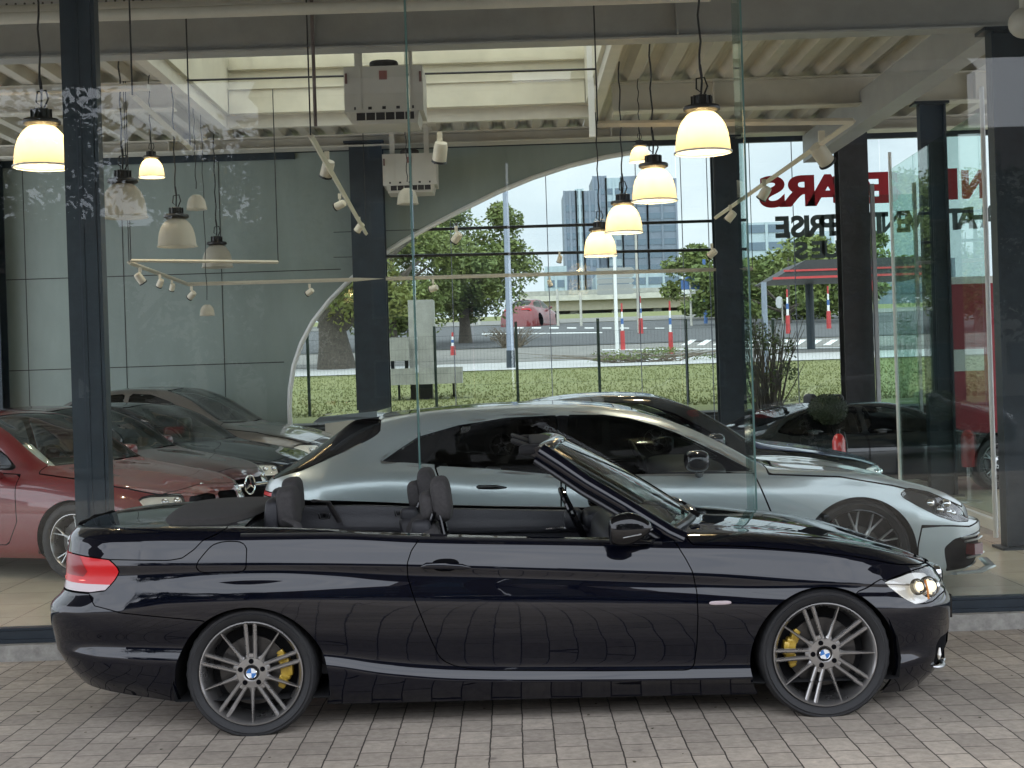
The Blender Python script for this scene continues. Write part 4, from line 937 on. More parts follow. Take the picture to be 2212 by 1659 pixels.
# front panes: left, three between the joints, right
jx = []
for px in (893, 1617): jx.append(at(px, 600, YG)[0])
post_x = at(175, 600, YG)[0]
edges = [-8.8, post_x, jx[0], jx[1], 5.2, 9.5]
gl = ['front pane left of the dark post', 'front pane between the dark post and the first clear joint', 'broad front pane behind the middle of the convertible', 'front pane behind the nose of the convertible', 'front pane at the right end']
for i in range(5):
    a, b = edges[i] + .006, edges[i + 1] - .006
    m = MB(); m.bx(a, b, -.006, .006, .19, 4.56); o = m.build('glass_pane', M['glass'], t); o['label'] = (['large clear front pane left of the dark blue post', 'large clear front pane between the blue post and the glass joint above the rear headrests', 'broad clear front pane between the two vertical glass joints', 'large clear front pane right of the glass joint above the bonnet', 'clear front pane at the far right beyond the door'][i])
for i, x in enumerate(jx):
    t = empty('glass_fin', (x, YG, 0), 0, ['narrow green edged glass fin on the joint left of centre', 'narrow green edged glass fin on the joint above the bonnet'][i], 'glass fin', 'glass fins behind the front panes')
    m = MB(); m.box((-.004 if i == 0 else -.022, .07, 2.37), (.012, .12 if i == 0 else .16, 4.36), Matrix.Rotation(R(0 if i == 0 else 4), 3, 'Z')); m.build('fin_blade', M['fin_glass'], t)
    m = MB(); m.bx(-.0055, .0055, -.008, .0065, .19, 4.56); m.build('joint_seal', pbr('green joint seal', (.10, .20, .18), .3, coat=.6), t)
# blue steel post behind the left pane
t = empty('steel_post', (post_x + .004, YG + .12, ZF), 0, 'dark blue steel post behind the left of the front glass', 'post')
m = MB(); m.bx(-.108, .085, -.06, -.045, 0, 4.7); m.bx(-.108, .085, .045, .06, 0, 4.7); m.bx(-.012, .004, -.045, .045, 0, 4.7); m.bx(-.006, .006, -.066, -.0605, 0, 4.7)
m.bx(.088, .110, -.055, .05, 0, 4.7); m.build('post_profile', M['post'], t)
m = MB(); m.bx(-.20, .20, -.18, .18, 0, .02); m.build('base_plate', M['post'], t)
# ------------------------------------------------------------ steel columns (H sections)
def column(x, y, w_, top, mat, label, flip=0, d=.30):
    t = empty('steel_column', (x, y, ZF), 0, label, 'column', 'dark steel columns of the showroom')
    h = top - ZF; m = MB(); f = .022
    if flip: m.bx(-w_ / 2, -w_ / 2 + f, -d / 2, d / 2, 0, h); m.bx(w_ / 2 - f, w_ / 2, -d / 2, d / 2, 0, h); m.bx(-w_ / 2 + f, w_ / 2 - f, -.008, .008, 0, h)
    else: m.bx(-w_ / 2, w_ / 2, -d / 2, -d / 2 + f, 0, h); m.bx(-w_ / 2, w_ / 2, d / 2 - f, d / 2, 0, h); m.bx(-.008, .008, -d / 2 + f, d / 2 - f, 0, h)
    m.build('shaft', mat, t)
    m = MB(); m.bx(-w_ / 2 - .07, w_ / 2 + .03, -d / 2 - .05, d / 2 + .05, h, h + .03); m.build('cap_plate', mat, t)
    m = MB(); m.bx(-w_ / 2 - .06, w_ / 2 + .06, -d / 2 - .06, d / 2 + .06, 0, .02); m.build('base_plate', mat, t); return t
def cx_(px, py, Y): return at(px, py, Y)[0]
column(cx_(2198, 600, 12.15), 12.15, .38, 4.47, M['post'], 'thick dark steel column at the right edge', 1, .16)
column(cx_(2022, 600, 16.9), 16.9, .31, 4.72, M['post'], 'dark grey steel column second from the right edge', 1, .14)
column(cx_(1845, 600, 19.6), 19.6, .40, 4.90, M['post_brown'], 'dark steel column in front of the red and grey lettering', 0, .3)
column(cx_(1572, 600, 20.1), 20.1, .37, 4.90, M['post'], 'dark grey steel column left of the red canopy outside', 0, .3)
column(cx_(799, 600, 20.05), 20.05, .46, 4.98, M['post'], 'broad dark steel column in front of the tree and the concrete sculpture', 0, .3)
column(-7.32, 20.1, .3, 4.95, M['post'], 'dark steel column at the left edge of the back wall', 0, .3)
# ------------------------------------------------------------ roof: ribbed deck with a skylight opening
def deck(name, x0, x1, y0, y1, label):
    pitch = .37; n = int(round((x1 - x0) / pitch)); pitch = (x1 - x0) / n; V = []; F = []
    pr = [(0, 0), (.10, 0), (.15, .085), (.155, .085), (.17, .078), (.20, .078), (.215, .085), (.25, .085)]
    pts = []
    for i in range(n):
        for u, z in pr: pts.append((x0 + (i + u / .30) * pitch, 5.10 + z * 1.15))
    pts.append((x1, 5.10))
    for x, z in pts: V += [(x, y0, z), (x, y1, z)]
    for i in range(len(pts) - 1): F.append((2 * i, 2 * i + 1, 2 * i + 3, 2 * i + 2))
    b = len(V)
    V += [(x0, y0, 5.30), (x1, y0, 5.30), (x1, y1, 5.30), (x0, y1, 5.30)]; F.append((b, b + 1, b + 2, b + 3))
    o = meshobj(name, V, F, M['deck']); return tag(o, label, 'roof deck', 'ribbed roof decking')
SX0, SX1, SY0, SY1 = -3.55, 1.10, 12.45, 18.2
deck('roof_deck', -9, SX0, 9.06, 20.5, 'cream ribbed roof decking left of the skylight')
deck('roof_deck', SX1, 12, 9.06, 20.5, 'cream ribbed roof decking right of the skylight')
deck('roof_deck', SX0 + .002, SX1 - .002, SY1, 20.5, 'short strip of cream ribbed decking behind the skylight')
deck('roof_deck', SX0 + .002, SX1 - .002, 9.06, SY0, 'strip of cream ribbed decking in front of the skylight')
t = empty('skylight', ((SX0 + SX1) / 2, (SY0 + SY1) / 2, 5.1), 0, 'long bright skylight well with pale yellow lining', 'skylight')
hx, hy = (SX1 - SX0) / 2, (SY1 - SY0) / 2
m = MB()
m.bx(-hx, hx, hy - .05, hy, .0, .85); m.bx(-hx, hx, -hy, -hy + .05, .0, .85); m.bx(-hx, -hx + .05, -hy + .05, hy - .05, .0, .85); m.bx(hx - .05, hx, -hy + .05, hy - .05, 0, .85)
m.build('well_lining', M['well'], t)
for z0, z1, d_ in ((.0, .30, .10), (.56, .60, .09), (.30, .325, .13)):
    m = MB(); m.bx(-hx + .06, hx - .06, hy - .051 - d_, hy - .0505, z0 + .001, z1); m.build('lining_step', M['well'], t)
m = MB(); m.bx(-hx - .1, hx + .1, -hy - .1, hy + .1, .86, .88); m.build('glazing', M['skyl'], t)
m = MB()
for k in range(12):
    x = -hx + .3 + k * (2 * hx - .6) / 11; m.bx(x - .02, x + .02, -hy + .05, hy - .05, .80, .855)
for y in (-1.4, .1, 1.5, hy - .35): m.bx(-hx + .05, hx - .05, y - .03, y + .03, .73, .80)
m.build('glazing_bars', M['cream'], t)
m = MB()
for a, b, c, d in ((-hx - .12, hx + .12, hy, hy + .10), (-hx - .12, hx + .12, -hy - .10, -hy), (-hx - .12, -hx, -hy, hy), (hx, hx + .12, -hy, hy)): m.bx(a, b, c, d, -.16, .02)
m.build('trimmer', M['cream'], t)
for z in (.30, .62):
    m = MB(); m.cyl((-hx + .05, .4, z - .35), (hx - .05, .5, z - .35), .012); m.build('tie_rod', M['trim'], t)
# ------------------------------------------------------------ beams
def beam(x0, x1, y, zb_, h, wf_, mat, label, along='x'):
    t = empty('steel_beam', ((x0 + x1) / 2, y, zb_), 0, label, 'beam', 'painted steel roof beams'); a = (x1 - x0) / 2
    m = MB(); m.bx(-a, a, -wf_ / 2, wf_ / 2, 0, .018); m.bx(-a, a, -wf_ / 2, wf_ / 2, h - .018, h); m.bx(-a, a, -.006, .006, .018, h - .018); 
    m.build('section', mat, t)
    m = MB()
    for k in np.arange(-a + 1.2, a, 3.1): m.bx(k - .006, k + .006, -wf_ / 2 + .004, -.0065, .0185, h - .0185)
    m.build('stiffener', mat, t); return t
beam(-9, 12, 12.15, 4.50, .40, .22, M['grey_steel'], 'deep grey steel beam across the top in front of the skylight')
beam(1.30, 12, 16.9, 4.745, .35, .22, M['cream'], 'cream steel beam from the skylight to the second column on the right')
beam(-9, SX0 - .15, 16.0, 4.78, .31, .2, M['cream'], 'cream steel beam crossing the ribbed ceiling at the left')
beam(-9, 12, 20.0, 4.93, .17, .34, M['cream'], 'cream steel edge beam above the rear glazing')
t = empty('cable_tray', (0, 11.7, 4.80), 0, 'perforated cream tray running along the top of the picture', 'cable tray')
m = MB(); m.bx(-9, 12, -.16, .16, 0, .012); m.bx(-9, 12, -.175, -.161, -.01, .10); m.build('tray', dot_mat('perforated tray', (.34, .34, .33), (.04, .035, .03), .0735, .045, .0095), t)
t = empty('gutter_pipe', (-5.6, 10.6, 4.3), 0, 'pair of pale pipes along the upper left ceiling', 'pipe')
for y, z in ((.2, .22), (.45, .34)):
    m = MB(); m.cyl((-3.4, y, z), (7.2, y, z), .045, n=14); m.build('pipe_run', M['cream'], t, True)
# diagonal edge beam at the upper right of the side bay
t = empty('edge_beam', (0, 0, 0), 0, 'grey steel beam running back from the right hand column', 'beam')
a = at(2110, 175, 12.4); b = at(1715, 470, 20.2)
m = MB(); m.box(((a[0] + b[0]) / 2 + .25, (a[1] + b[1]) / 2, 4.72), (.24, 7.6, .38), Matrix.Rotation(math.atan2(-(b[0] - a[0]) * -1, (b[1] - a[1])) * -1, 3, 'Z')); m.build('section', M['grey_steel'], t)
# ------------------------------------------------------------ rear wall: grey panel with the sweeping white edge
YW = 20.28
curve = [(641, 985), (632, 950), (626, 915), (624, 880), (626, 840), (634, 790), (650, 742), (675, 695), (712, 648), (755, 605), (810, 560), (868, 522), (930, 488), (1000, 452), (1075, 415), (1150, 384), (1230, 358), (1310, 339), (1380, 327)]
cw = [(at(x, y, YW)[0], at(x, y, YW)[2]) for x, y in curve]
from mathutils import geometry as G2
cwt = cw + [(cw[-1][0], 4.93), (-9, 4.93), (-9, ZF), (cw[0][0] + .02, ZF)]
def poly_solid(name, poly, y0, y1, mat, parent=None):
    tri = G2.tessellate_polygon([[Vector((x, z, 0)) for x, z in poly]]); n = len(poly)
    V = [(x, y0, z) for x, z in poly] + [(x, y1, z) for x, z in poly]
    F = [tuple(t_) for t_ in tri] + [tuple(i + n for i in t_)[::-1] for t_ in tri] + [(i, (i + 1) % n, n + (i + 1) % n, n + i) for i in range(n)]
    return meshobj(name, V, F, mat, parent)
t = empty('partition_wall', (0, 0, 0), 0, 'grey green panelled wall with a sweeping curved white edge', 'wall')
poly_solid('wall_panel', cwt, YW, YW + .08, M['wallg'], t)
m = MB(); m.tube([(x, YW + .0, z) for x, z in cw], .035, 8, flat=(1, 1)); m.build('curved_edge', M['white'], t, True)
m = MB()
for z in (1.95, 3.25): m.bx(-9, {1.95: -3.25, 3.25: -2.4}[z] + .0, YW - .004, YW - .0005, z - .006, z + .006)
for x in (-8.2, -6.9, -5.5, -4.1): m.bx(x - .005, x + .005, YW - .0042, YW - .0006, ZF, 4.9)
m.build('panel_joint', M['vent'], t)
m = MB(); m.bx(-7.2, -3.0, YW - .045, YW - .012, 4.84, 4.93); m.build('head_channel', M['post'], t)
# rear glazing
t = empty('rear_glazing', (0, YB, 0), 0, 'tall rear glass wall looking out on the lawn and the crossing', 'window')
for a, b in ((-9, -3.3), (-3.29, -.55), (-.54, 2.45), (2.46, 5.4), (5.41, 8.2), (8.21, 12)):
    m = MB(); m.bx(a, b, .10, .112, .2, 4.90); m.build('pane', M['glass_far'], t)
m = MB(); m.bx(-9, 12, .06, .14, 4.90, 4.98); m.bx(-9, 12, .06, .14, ZF, .2); m.build('frame_rail', M['post'], t)
m = MB()
for px in (975, 1185, 1380, 1478, 1535, 1720): x = at(px, 600, YB)[0]; m.bx(x - .006, x + .006, .09, .099, .2, 4.9)
m.build('glass_joint', M['bluegrey'], t)
for y0, y1, x0, x1 in ((508, 478, 720, 1610), (562, 541, 720, 1610)):
    a = at(720, y0 - 6, YB - .1); b = at(1615, y1 - 3, YB - .1)
    m = MB(); m.cyl((a[0], -.1, a[2]), (b[0], -.1, b[2]), .022, n=8); m.build('tension_rod', M['trim'], t)
# lettering on the rear glass, read from outside
SG = YB + .09
t = empty('window_lettering', (0, 0, 0), 0, 'mirrored red and grey shop lettering on the rear glass at the right', 'lettering')
sc = SG / FL
def letter(ch, px, py, hpx, mat, wpx, name='letter'):
    p = at(px, py, SG); o = text(name, ch, hpx * sc / .70, (p[0], SG, p[2]), mat, t, True, .003, sx=wpx / hpx, bold=(.006 if ch == 'N' else .019) * hpx / 50)
    return o
p = at(2103, 398, SG); h_ = 31 * sc; w_ = 27 * sc; s_ = 8 * sc
m = MB(); m.prism([(-w_, -h_), (-w_ + 2 * s_, -h_), (w_ - 2 * s_, h_ - 3.6 * s_), (w_ - 2 * s_, -h_), (w_, -h_), (w_, h_), (w_ - 2 * s_, h_), (-w_ + 2 * s_, -h_ + 3.6 * s_), (-w_ + 2 * s_, h_), (-w_, h_)], .004, Matrix.Translation(p) @ RX90); m.build('letter', M['letter_red'], t)
for ch, px, py in (('I', 2057, 400), ('E', 1893, 408), ('C', 1840, 411), ('A', 1787, 413), ('R', 1727, 415), ('S', 1667, 417)): letter(ch, px, py + 1, 62, M['letter_red'], 84)
for ch, px, py in (('A', 2140, 470), ('H', 2112, 472), ('A', 2087, 474), ('T', 2062, 476), ('V', 1975, 480), ('E', 1952, 481), ('N', 1925, 483), ('T', 1898, 484), ('E', 1872, 485), ('R', 1836, 487), ('E', 1812, 488), ('P', 1787, 489), ('R', 1763, 490), ('I', 1742, 491), ('S', 1722, 492), ('E', 1690, 493)): letter(ch, px, py, 43, M['letter_grey'], 44)
for ch, px, py in (('U', 1795, 540), ('E', 1768, 541), ('S', 1730, 543)): letter(ch, px, py, 34, M['letter_grey'], 42)
# glass vestibule on the right between the columns
t = empty('glass_vestibule', (0, 0, 0), 0, 'green tinted glass vestibule with white frames between the right columns', 'glass partition')
a = at(1975, 1030, 15.8); b = at(2158, 1135, 12.5)
ax_, ay_, bx_, by_ = a[0], 16.4, b[0], 12.6
def fr(mb, x0, y0, x1, y1, z0, z1, tk=.03):
    L_ = math.hypot(x1 - x0, y1 - y0); mb.box(((x0 + x1) / 2, (y0 + y1) / 2, (z0 + z1) / 2), (L_, tk, z1 - z0), Matrix.Rotation(math.atan2(y1 - y0, x1 - x0), 3, 'Z'))
m = MB(); fr(m, ax_, ay_, bx_, by_, .30, 3.9, .012); m.build('side_pane', M['glass_green'], t)
m = MB(); fr(m, ax_, ay_, bx_, by_, .16, .26, .05); m.cyl((bx_, by_, .1), (bx_, by_, 4.1), .022, n=10); m.cyl((ax_, ay_, .1), (ax_, ay_, 4.1), .02, n=10); m.build('side_frame', M['white'], t)
x0 = at(1888, 600, 19.3)[0]; x1 = at(1980, 600, 19.3)[0]
m = MB(); m.bx(x0, x1, 19.3, 19.312, .2, 3.95); m.build('back_pane', M['glass_green'], t)
m = MB(); m.bx(x0 - .02, x0 + .03, 19.27, 19.34, .1, 4.1); m.bx(x1 - .02, x1 + .02, 19.27, 19.34, .1, 4.1); m.build('back_frame', M['satin'], t)
# dark rear side wall pieces behind the cars at right
# ------------------------------------------------------------ heaters
def heater(px, py, Y, wpx, label):
    k = Y / FL; c = at(px, py, Y); t = empty('unit_heater', c, 0, label, 'heater', 'ceiling heaters'); w_ = wpx * k
    h = w_ * .62
    m = MB(); m.bx(-w_ / 2, w_ / 2, -.02, .55, -h / 2 + .03, h / 2); m.add([(-w_ / 2 + .04, -.02, -h / 2 + .03), (w_ / 2 - .04, -.02, -h / 2 + .03), (w_ / 2 - .06, .04, -h / 2 - .07), (-w_ / 2 + .06, .04, -h / 2 - .07), (-w_ / 2 + .04, .55, -h / 2 + .03), (w_ / 2 - .04, .55, -h / 2 + .03), (w_ / 2 - .06, .5, -h / 2 - .07), (-w_ / 2 + .06, .5, -h / 2 - .07)], [(0, 3, 2, 1), (4, 5, 6, 7), (0, 4, 7, 3), (1, 2, 6, 5), (3, 7, 6, 2)]); m.build('casing', M['unit'], t)
    m = MB(); m.bx(-w_ / 2 + .10, w_ / 2 - .08, -.026, -.021, -h / 2 - .045, -h / 2 + .02); m.build('outlet_grille', M['vent'], t)
    for q in range(7): m = MB(); x = -w_ / 2 + .10 + (w_ - .18) * q / 6; m.bx(x - .004, x + .004, -.036, -.027, -h / 2 - .045, -h / 2 + .02); m.build('louvre', M['unit'], t)
    for q in range(5): m = MB(); x = -w_ / 2 + .10 + (w_ - .2) * q / 4; m.bx(x - .016, x + .016, -.024, -.0205, -h / 2 + .05, -h / 2 + .075); m.build('vent_slot', M['vent'], t)
    for sd in (-1, 1):
        m = MB(); m.bx(sd * w_ * .32 - .035, sd * w_ * .32 + .035, .05, .058, h / 2 - .02, h / 2 + .36); m.bx(sd * w_ * .32 - .025, sd * w_ * .32 + .025, -.026, -.0205, -h / 2 + .05, h / 2); m.build('bracket', M['unit'], t)
        m = MB(); m.cyl((sd * w_ * .47, -.03, -.02 + h * .2), (sd * w_ * .47, -.03, h * .36), .010); m.build('latch', pbr('rusty latch', (.12, .05, .04), .6), t)
    m = MB(); m.bx(-w_ * .42, w_ * .42, .04, .3, h / 2 + .36, h / 2 + .42); m.build('hanger_rail', M['cream'], t)
    m = MB(); m.sell((-.0, .10, h / 2 + .03), (.26, .16, .09), (.6, .6)); m.build('motor', M['vent'], t, True)
    m = MB(); m.bx(-.035, .035, -.026, -.0205, h * .22, h * .40); m.build('badge_plate', pbr('dull red plate', (.25, .10, .09), .5), t)
heater(828, 196, 12.6, 170, 'large beige ceiling heater hanging below the grey beam')
heater(884, 368, 19.4, 116, 'smaller beige ceiling heater hanging in front of the rear column')
# ------------------------------------------------------------ hanging lamps
def bell(name, px, py_bot, wpx, lit, label, D=.42, body=True, grp='bell shaped hanging lamps'):
    Y = D * FL / wpx; c = at(px, py_bot, Y); t = empty(name, c, 0, label, 'lamp', grp); s = D / .42
    prof = [(.21, 0), (.213, .006), (.207, .012), (.205, .03), (.200, .09), (.190, .15), (.172, .205), (.145, .25), (.115, .283), (.085, .303), (.075, .31)]
    V = [(r * s, z * s) for r, z in prof]; V2 = [((r - .004) * s, z * s) for r, z in prof[::-1]]
    m = MB(); m.lathe(V + V2, 48, None, closed=True); m.build('shade', M['shade'] if lit else M['shade_off'], t, True)
    m = MB(); m.lathe([(.209 * s, -.002 * s), (.217 * s, .0), (.217 * s, .010 * s), (.209 * s, .012 * s)], 48, None, closed=True); m.build('rim', M['white'] if lit else M['shade_off'], t, True)
    if body:
        m = MB(); m.lathe([(0, .30 * s), (.10 * s, .30 * s), (.135 * s, .318 * s), (.138 * s, .335 * s), (.13 * s, .35 * s), (.075 * s, .352 * s), (.068 * s, .36 * s), (.066 * s, .42 * s), (.05 * s, .43 * s), (0, .43 * s)], 32)
        for q in range(10): a_ = q * math.pi / 5; m.box((.07 * s * math.cos(a_), .07 * s * math.sin(a_), .39 * s), (.02 * s, .006 * s, .07 * s), Matrix.Rotation(a_, 3, 'Z'))
        m.build('gear_housing', M['black_cap'], t, True)
        m = MB(); m.tube([(.02 * s, 0, .43 * s), (.05 * s, .01, .50 * s), (.03 * s, .03, .57 * s), (-.03 * s, .02, .56 * s), (-.035 * s, 0, .48 * s), (0, 0, .45 * s), (.01 * s, 0, .58 * s), (0, 0, .66 * s)], .007 * s, 6); m.build('cable_loop', M['cable'], t, True)
    m = MB(); top = 5.1 - c[2]
    n_ = 14; m.tube([(.008 * math.sin(q * 1.9), .006 * math.cos(q * 2.3), .44 * s + (top - .44 * s) * q / n_) for q in range(n_ + 1)], .006 * s + .002, 6); m.build('cable', M['cable'], t, True)
    if lit:
        m = MB(); m.sell((0, 0, .275 * s), (.12 * s, .12 * s, .04 * s), (1, 1), 16, 8); m.build('light_source', pbr('lamp glow', (1, .9, .7), .5, emit=(1, .80, .50), es=5), t, True)
        l = bpy.data.lights.new('lamp_light', 'POINT'); l.energy = 44 * s * s; l.color = (1, .86, .66); l.shadow_soft_size = .06 * s
        lo_ = bpy.data.objects.new('lamp_light', l); COL.objects.link(lo_); lo_.location = (0, 0, .17 * s); lo_.parent = t
LM = [(92, 362, 124, 1, 'lit bell lamp behind the dark blue post, cut by its edge'), (1518, 331, 122, 1, 'large lit bell lamp hanging nearest, left of the right glass joint'), (1413, 435, 98, 1, 'lit bell lamp second in the right row, in front of a small one'),
      (1347, 503, 82, 1, 'lit bell lamp third in the right row, in front of the tower'), (1296, 553, 72, 1, 'lit bell lamp farthest back and lowest in the right row'), (267, 470, 100, 0, 'unlit frosted bell lamp nearest in the left group'),
      (382, 533, 83, 0, 'unlit frosted bell lamp in the middle of the left group'), (469, 578, 66, 0, 'unlit frosted bell lamp farthest right in the left group')]
for px, py, wpx, lit, lab in LM: bell('pendant_lamp', px, py, wpx, lit, lab)
for px, py, wpx, lit, D, bd, lab in ((327, 383, 55, 1, .28, 1, 'small lit bell lamp between the larger unlit ones on the left'), (1382, 350, 46, 1, .25, 1, 'smallest lit lamp high on the right behind the second one'), (424, 453, 43, 0, .24, 0, 'small dim bell added for a lamp reflection above the middle unlit one'),
                                 (880, 441, 46, 0, .27, 0, 'small pale bell added for a lamp reflection under the smaller heater'), (447, 682, 32, 0, .18, 0, 'tiny pale bell added for a lamp reflection low on the left in front of the wall')):  # bells without housing stand in for double reflections of lamps in the glass
    bell('pendant_lamp', px, py, wpx, lit, lab, D, bd)
# ------------------------------------------------------------ light tracks with spots
def track(label, pts, r=.022):
    t = empty('light_track', pts[0], 0, label, 'light track', 'cream lighting tracks'); o0 = Vector(pts[0]); m = MB()
    for a, b in zip(pts[:-1], pts[1:]):
        a, b = Vector(a) - o0, Vector(b) - o0; m.tube([a, b], r * 1.2, 4)
    m.build('rail', M['rail'], t)
    for p in (pts[0], pts[-1]): m = MB(); q = Vector(p) - o0; m.cyl(q, (q[0], q[1], 5.1 - p[2] + q[2]), .006, n=6); m.build('hanger', M['cable'], t)
track('cream light track crossing the lower showroom from the left corner', [at(278, 567, 15.9), atz(405, 614, at(278, 567, 15.9)[2]), atz(1625, 580, at(278, 567, 15.9)[2])])
track('brownish thin light track on the near side at the left', [at(282, 563, 15.9), at(600, 566, 16.6)], .016)
track('cream light track running back at the right', [at(1290, 268, 11.25), at(1842, 262, 11.25), at(1545, 470, 18.2)])
track('cream light track slanting down beside the broad column', [at(670, 292, 11.0), at(790, 505, 18.9)])
track('short cream light track among the tree reflections', [at(285, 205, 9.6), at(410, 320, 11.5)])
t = empty('hanging_rod', at(672, 0, 11.0), 0, 'thin brown rod hanging from the roof left of the heater', 'rod'); m = MB(); m.cyl((0, 0, .4), (0, 0, -.98), .014, n=8); m.build('rod', pbr('brown rod', (.10, .07, .06), .5), t)
t = empty('hanging_post', at(1275, 170, 16.55), 0, 'slim white hanging post beside the skylight', 'rod'); m = MB(); m.bx(-.035, .035, -.03, .03, -.68, .55); m.build('post', M['white'], t)
t = empty('tray_piece', at(60, 196, 10.6), 0, 'short grey tray behind the lit lamp at the left edge', 'tray'); m = MB(); m.bx(-.6, .9, -.05, .05, -.02, .02); m.build('tray', M['cream'], t)
def spot(px, py, Y, ang, s, label, dark=0):
    c = at(px, py, Y); t = empty('track_spot', c, 0, label, 'spotlight', 'spotlights on the tracks')
    m = MB(); rt = Matrix.Rotation(ang, 4, 'Y') @ Matrix.Rotation(R(25), 4, 'X'); m.lathe([(0, .09 * s), (.05 * s, .085 * s), (.058 * s, .05 * s), (.058 * s, -.075 * s), (.050 * s, -.07 * s), (.045 * s, .0), (0, .0)], 20, rt); m.build('housing', M['rail'] if not dark else M['trim'], t, True)
    m = MB(); m.lathe([(.046 * s, -.06 * s), (.064 * s, -.066 * s), (.066 * s, -.08 * s), (.05 * s, -.082 * s)], 20, rt); m.build('ring', M['trim'], t, True)
    m = MB(); m.bx(-.022 * s, .022 * s, -.015 * s, .015 * s, .09 * s, .17 * s); m.cyl((0, 0, .02 * s), (0, 0, .12 * s), .01 * s); m.build('adapter', M['rail'], t)
SP = [(706, 366, 13.3, 20, 1.6, 'round spotlight high on the slanting track'), (733, 443, 15.6, 70, 1.2, 'boxy spotlight half way down the slanting track'), (775, 492, 18, 40, 1.3, 'spotlight at the foot of the slanting track by the column'), (950, 330, 14.5, 10, 2.0, 'large glass fronted spotlight right of the heaters'),
      (302, 602, 15.6, -30, 1.2, 'spotlight at the left corner of the low track'), (345, 612, 16.8, 30, 1.0, 'second spotlight from the left corner of the low track'), (371, 621, 17.6, 20, .9, 'third small spotlight from the left corner of the low track'), (413, 638, 18, 50, 1.1, 'spotlight just below the bend of the low track'),
      (668, 631, 18.1, 60, 1.0, 'spotlight on the low track before the curved wall edge'), (935, 623, 18.1, 75, 1.1, 'spotlight hanging over the concrete sculpture'), (1187, 612, 18.1, -20, .8, 'dark spotlight above the red car outside'), (1208, 560, 18.6, 15, .9, 'reddish spotlight left of the tower'),
      (985, 514, 16.5, 40, 1.3, 'brown spotlight in front of the tree crown'), (1537, 548, 17.5, 50, 1.2, 'pale spotlight beside the grey column'), (1577, 468, 16.6, 40, 1.3, 'spotlight low on the right track near the column'), (1650, 418, 14.6, 30, 1.4, 'spotlight on the right track above the red letters'), (1775, 335, 12.4, -40, 2.0, 'large spotlight at the upper end of the right track')]
for px, py, Y, a_, s_, lab in SP: spot(px, py, Y, R(a_), s_ * .62, lab)
t = empty('ceiling_dome', at(2205, 50, 11.3), 0, 'pale dome lamp cut by the upper right corner', 'lamp'); m = MB(); m.sell((.02, 0, 0), (.24, .24, .24), (1, 1), 20, 12); m.build('dome', M['unit'], t, True); m = MB(); m.cyl((.02, 0, .1), (.02, 0, .4), .03); m.build('stem', M['unit'], t)
# ------------------------------------------------------------ terrain beyond the rear glass
TZ = [(20.62, .95), (23, 1.10), (29, 1.45), (34, 1.72), (44, 2.20), (60, 3.08), (90, 4.75), (120, 6.4), (150, 7.4), (220, 8.0), (900, 8.0)]
def tz(Y): return float(np.interp(Y, [a for a, b in TZ], [b for a, b in TZ]))
def gY(x, y):                              # distance at which the line of sight through (x,y) meets the terrain
    Y = 21.0
    while Y < 700 and at(x, y, Y)[2] > tz(Y): Y += .05 if Y < 120 else .5
    return Y
def strip(name, Y0, Y1, mat, dz=0, x0=-400, x1=400, lx=None):
    Ys = sorted(set([Y0, Y1] + [a for a, b in TZ if Y0 < a < Y1])); V = []; F = []
    for Y in Ys: V += [(x0 if lx is None else lx[0], Y, tz(Y) + dz), (x1 if lx is None else lx[1], Y, tz(Y) + dz)]
    for i in range(len(Ys) - 1): F.append((2 * i, 2 * i + 1, 2 * i + 3, 2 * i + 2))
    return tag(meshobj(name, V, F, mat), kind='structure')
strip('ground', 20.62, 900, M['grass'])
Yp0, Yp1 = gY(1200, 797), gY(1200, 781)
strip('path', Yp0, Yp1, pbr('pale path', (.42, .41, .40), .8, noise=.1), .02, -60, 80)
strip('pavement', Yp1 + .1, gY(1200, 750), M['path'], .024, -60, 80)
strip('road', gY(1200, 749), gY(1200, 700), M['asphalt'], .028, -160, 200)
strip('far_pavement', gY(1200, 699), gY(1200, 690), M['path'], .03, -160, 200)
m = MB()
def slab(mb, p, q, r_, s_, dz=.034):
    V = []
    for x, y in (p, q, r_, s_):
        Y = gY(x, y); a_ = at(x, y, Y); V.append((a_[0], Y, tz(Y) + dz))
    mb.add(V, [(0, 1, 2, 3)])
for k in range(9):
    x = 1110 + k * 38; slab(m, (x, 708 + k * .2), (x + 20, 708 + k * .2), (x + 20, 711), (x, 711))
for k in range(12):
    x = 1470 + k * 34; slab(m, (x, 748), (x + 16, 748), (x + 34, 736), (x + 20, 736))
slab(m, (1300, 757), (1900, 752), (1900, 754), (1300, 759)); slab(m, (1040, 722), (1300, 719), (1300, 721), (1040, 724))
tag(m.build('road_marking', M['mark']), kind='structure')
m = MB(); m.bx(-14, 14, 20.6, 20.75, -.2, .98); m.bx(-14, 14, 20.75, 22.6, .4, 1.02)
tag(m.build('retaining_wall', M['soil']), 'low dark retaining wall under the lawn behind the rear glass', 'wall')
# short grass and weeds as ground cover
V = []; F = []; r0 = random.Random(3)
for k in range(14000):
    Y = 22.7 + (r0.random() ** 1.4) * (Yp0 - 22.9); X = r0.uniform(-.22, .30) * Y
    h = r0.uniform(.02, .05); a = r0.uniform(0, math.pi); wd = .018; z = tz(Y); b = len(V); dx, dy = wd * math.cos(a), wd * math.sin(a)
    V += [(X - dx, Y - dy, z), (X + dx, Y + dy, z), (X + r0.uniform(-.03, .03), Y, z + h)]; F.append((b, b + 1, b + 2))
tag(meshobj('lawn_grass', V, F, pbr('grass blades', (.17, .18, .065), .8, noise=.1, nscale=.5)), kind='stuff')
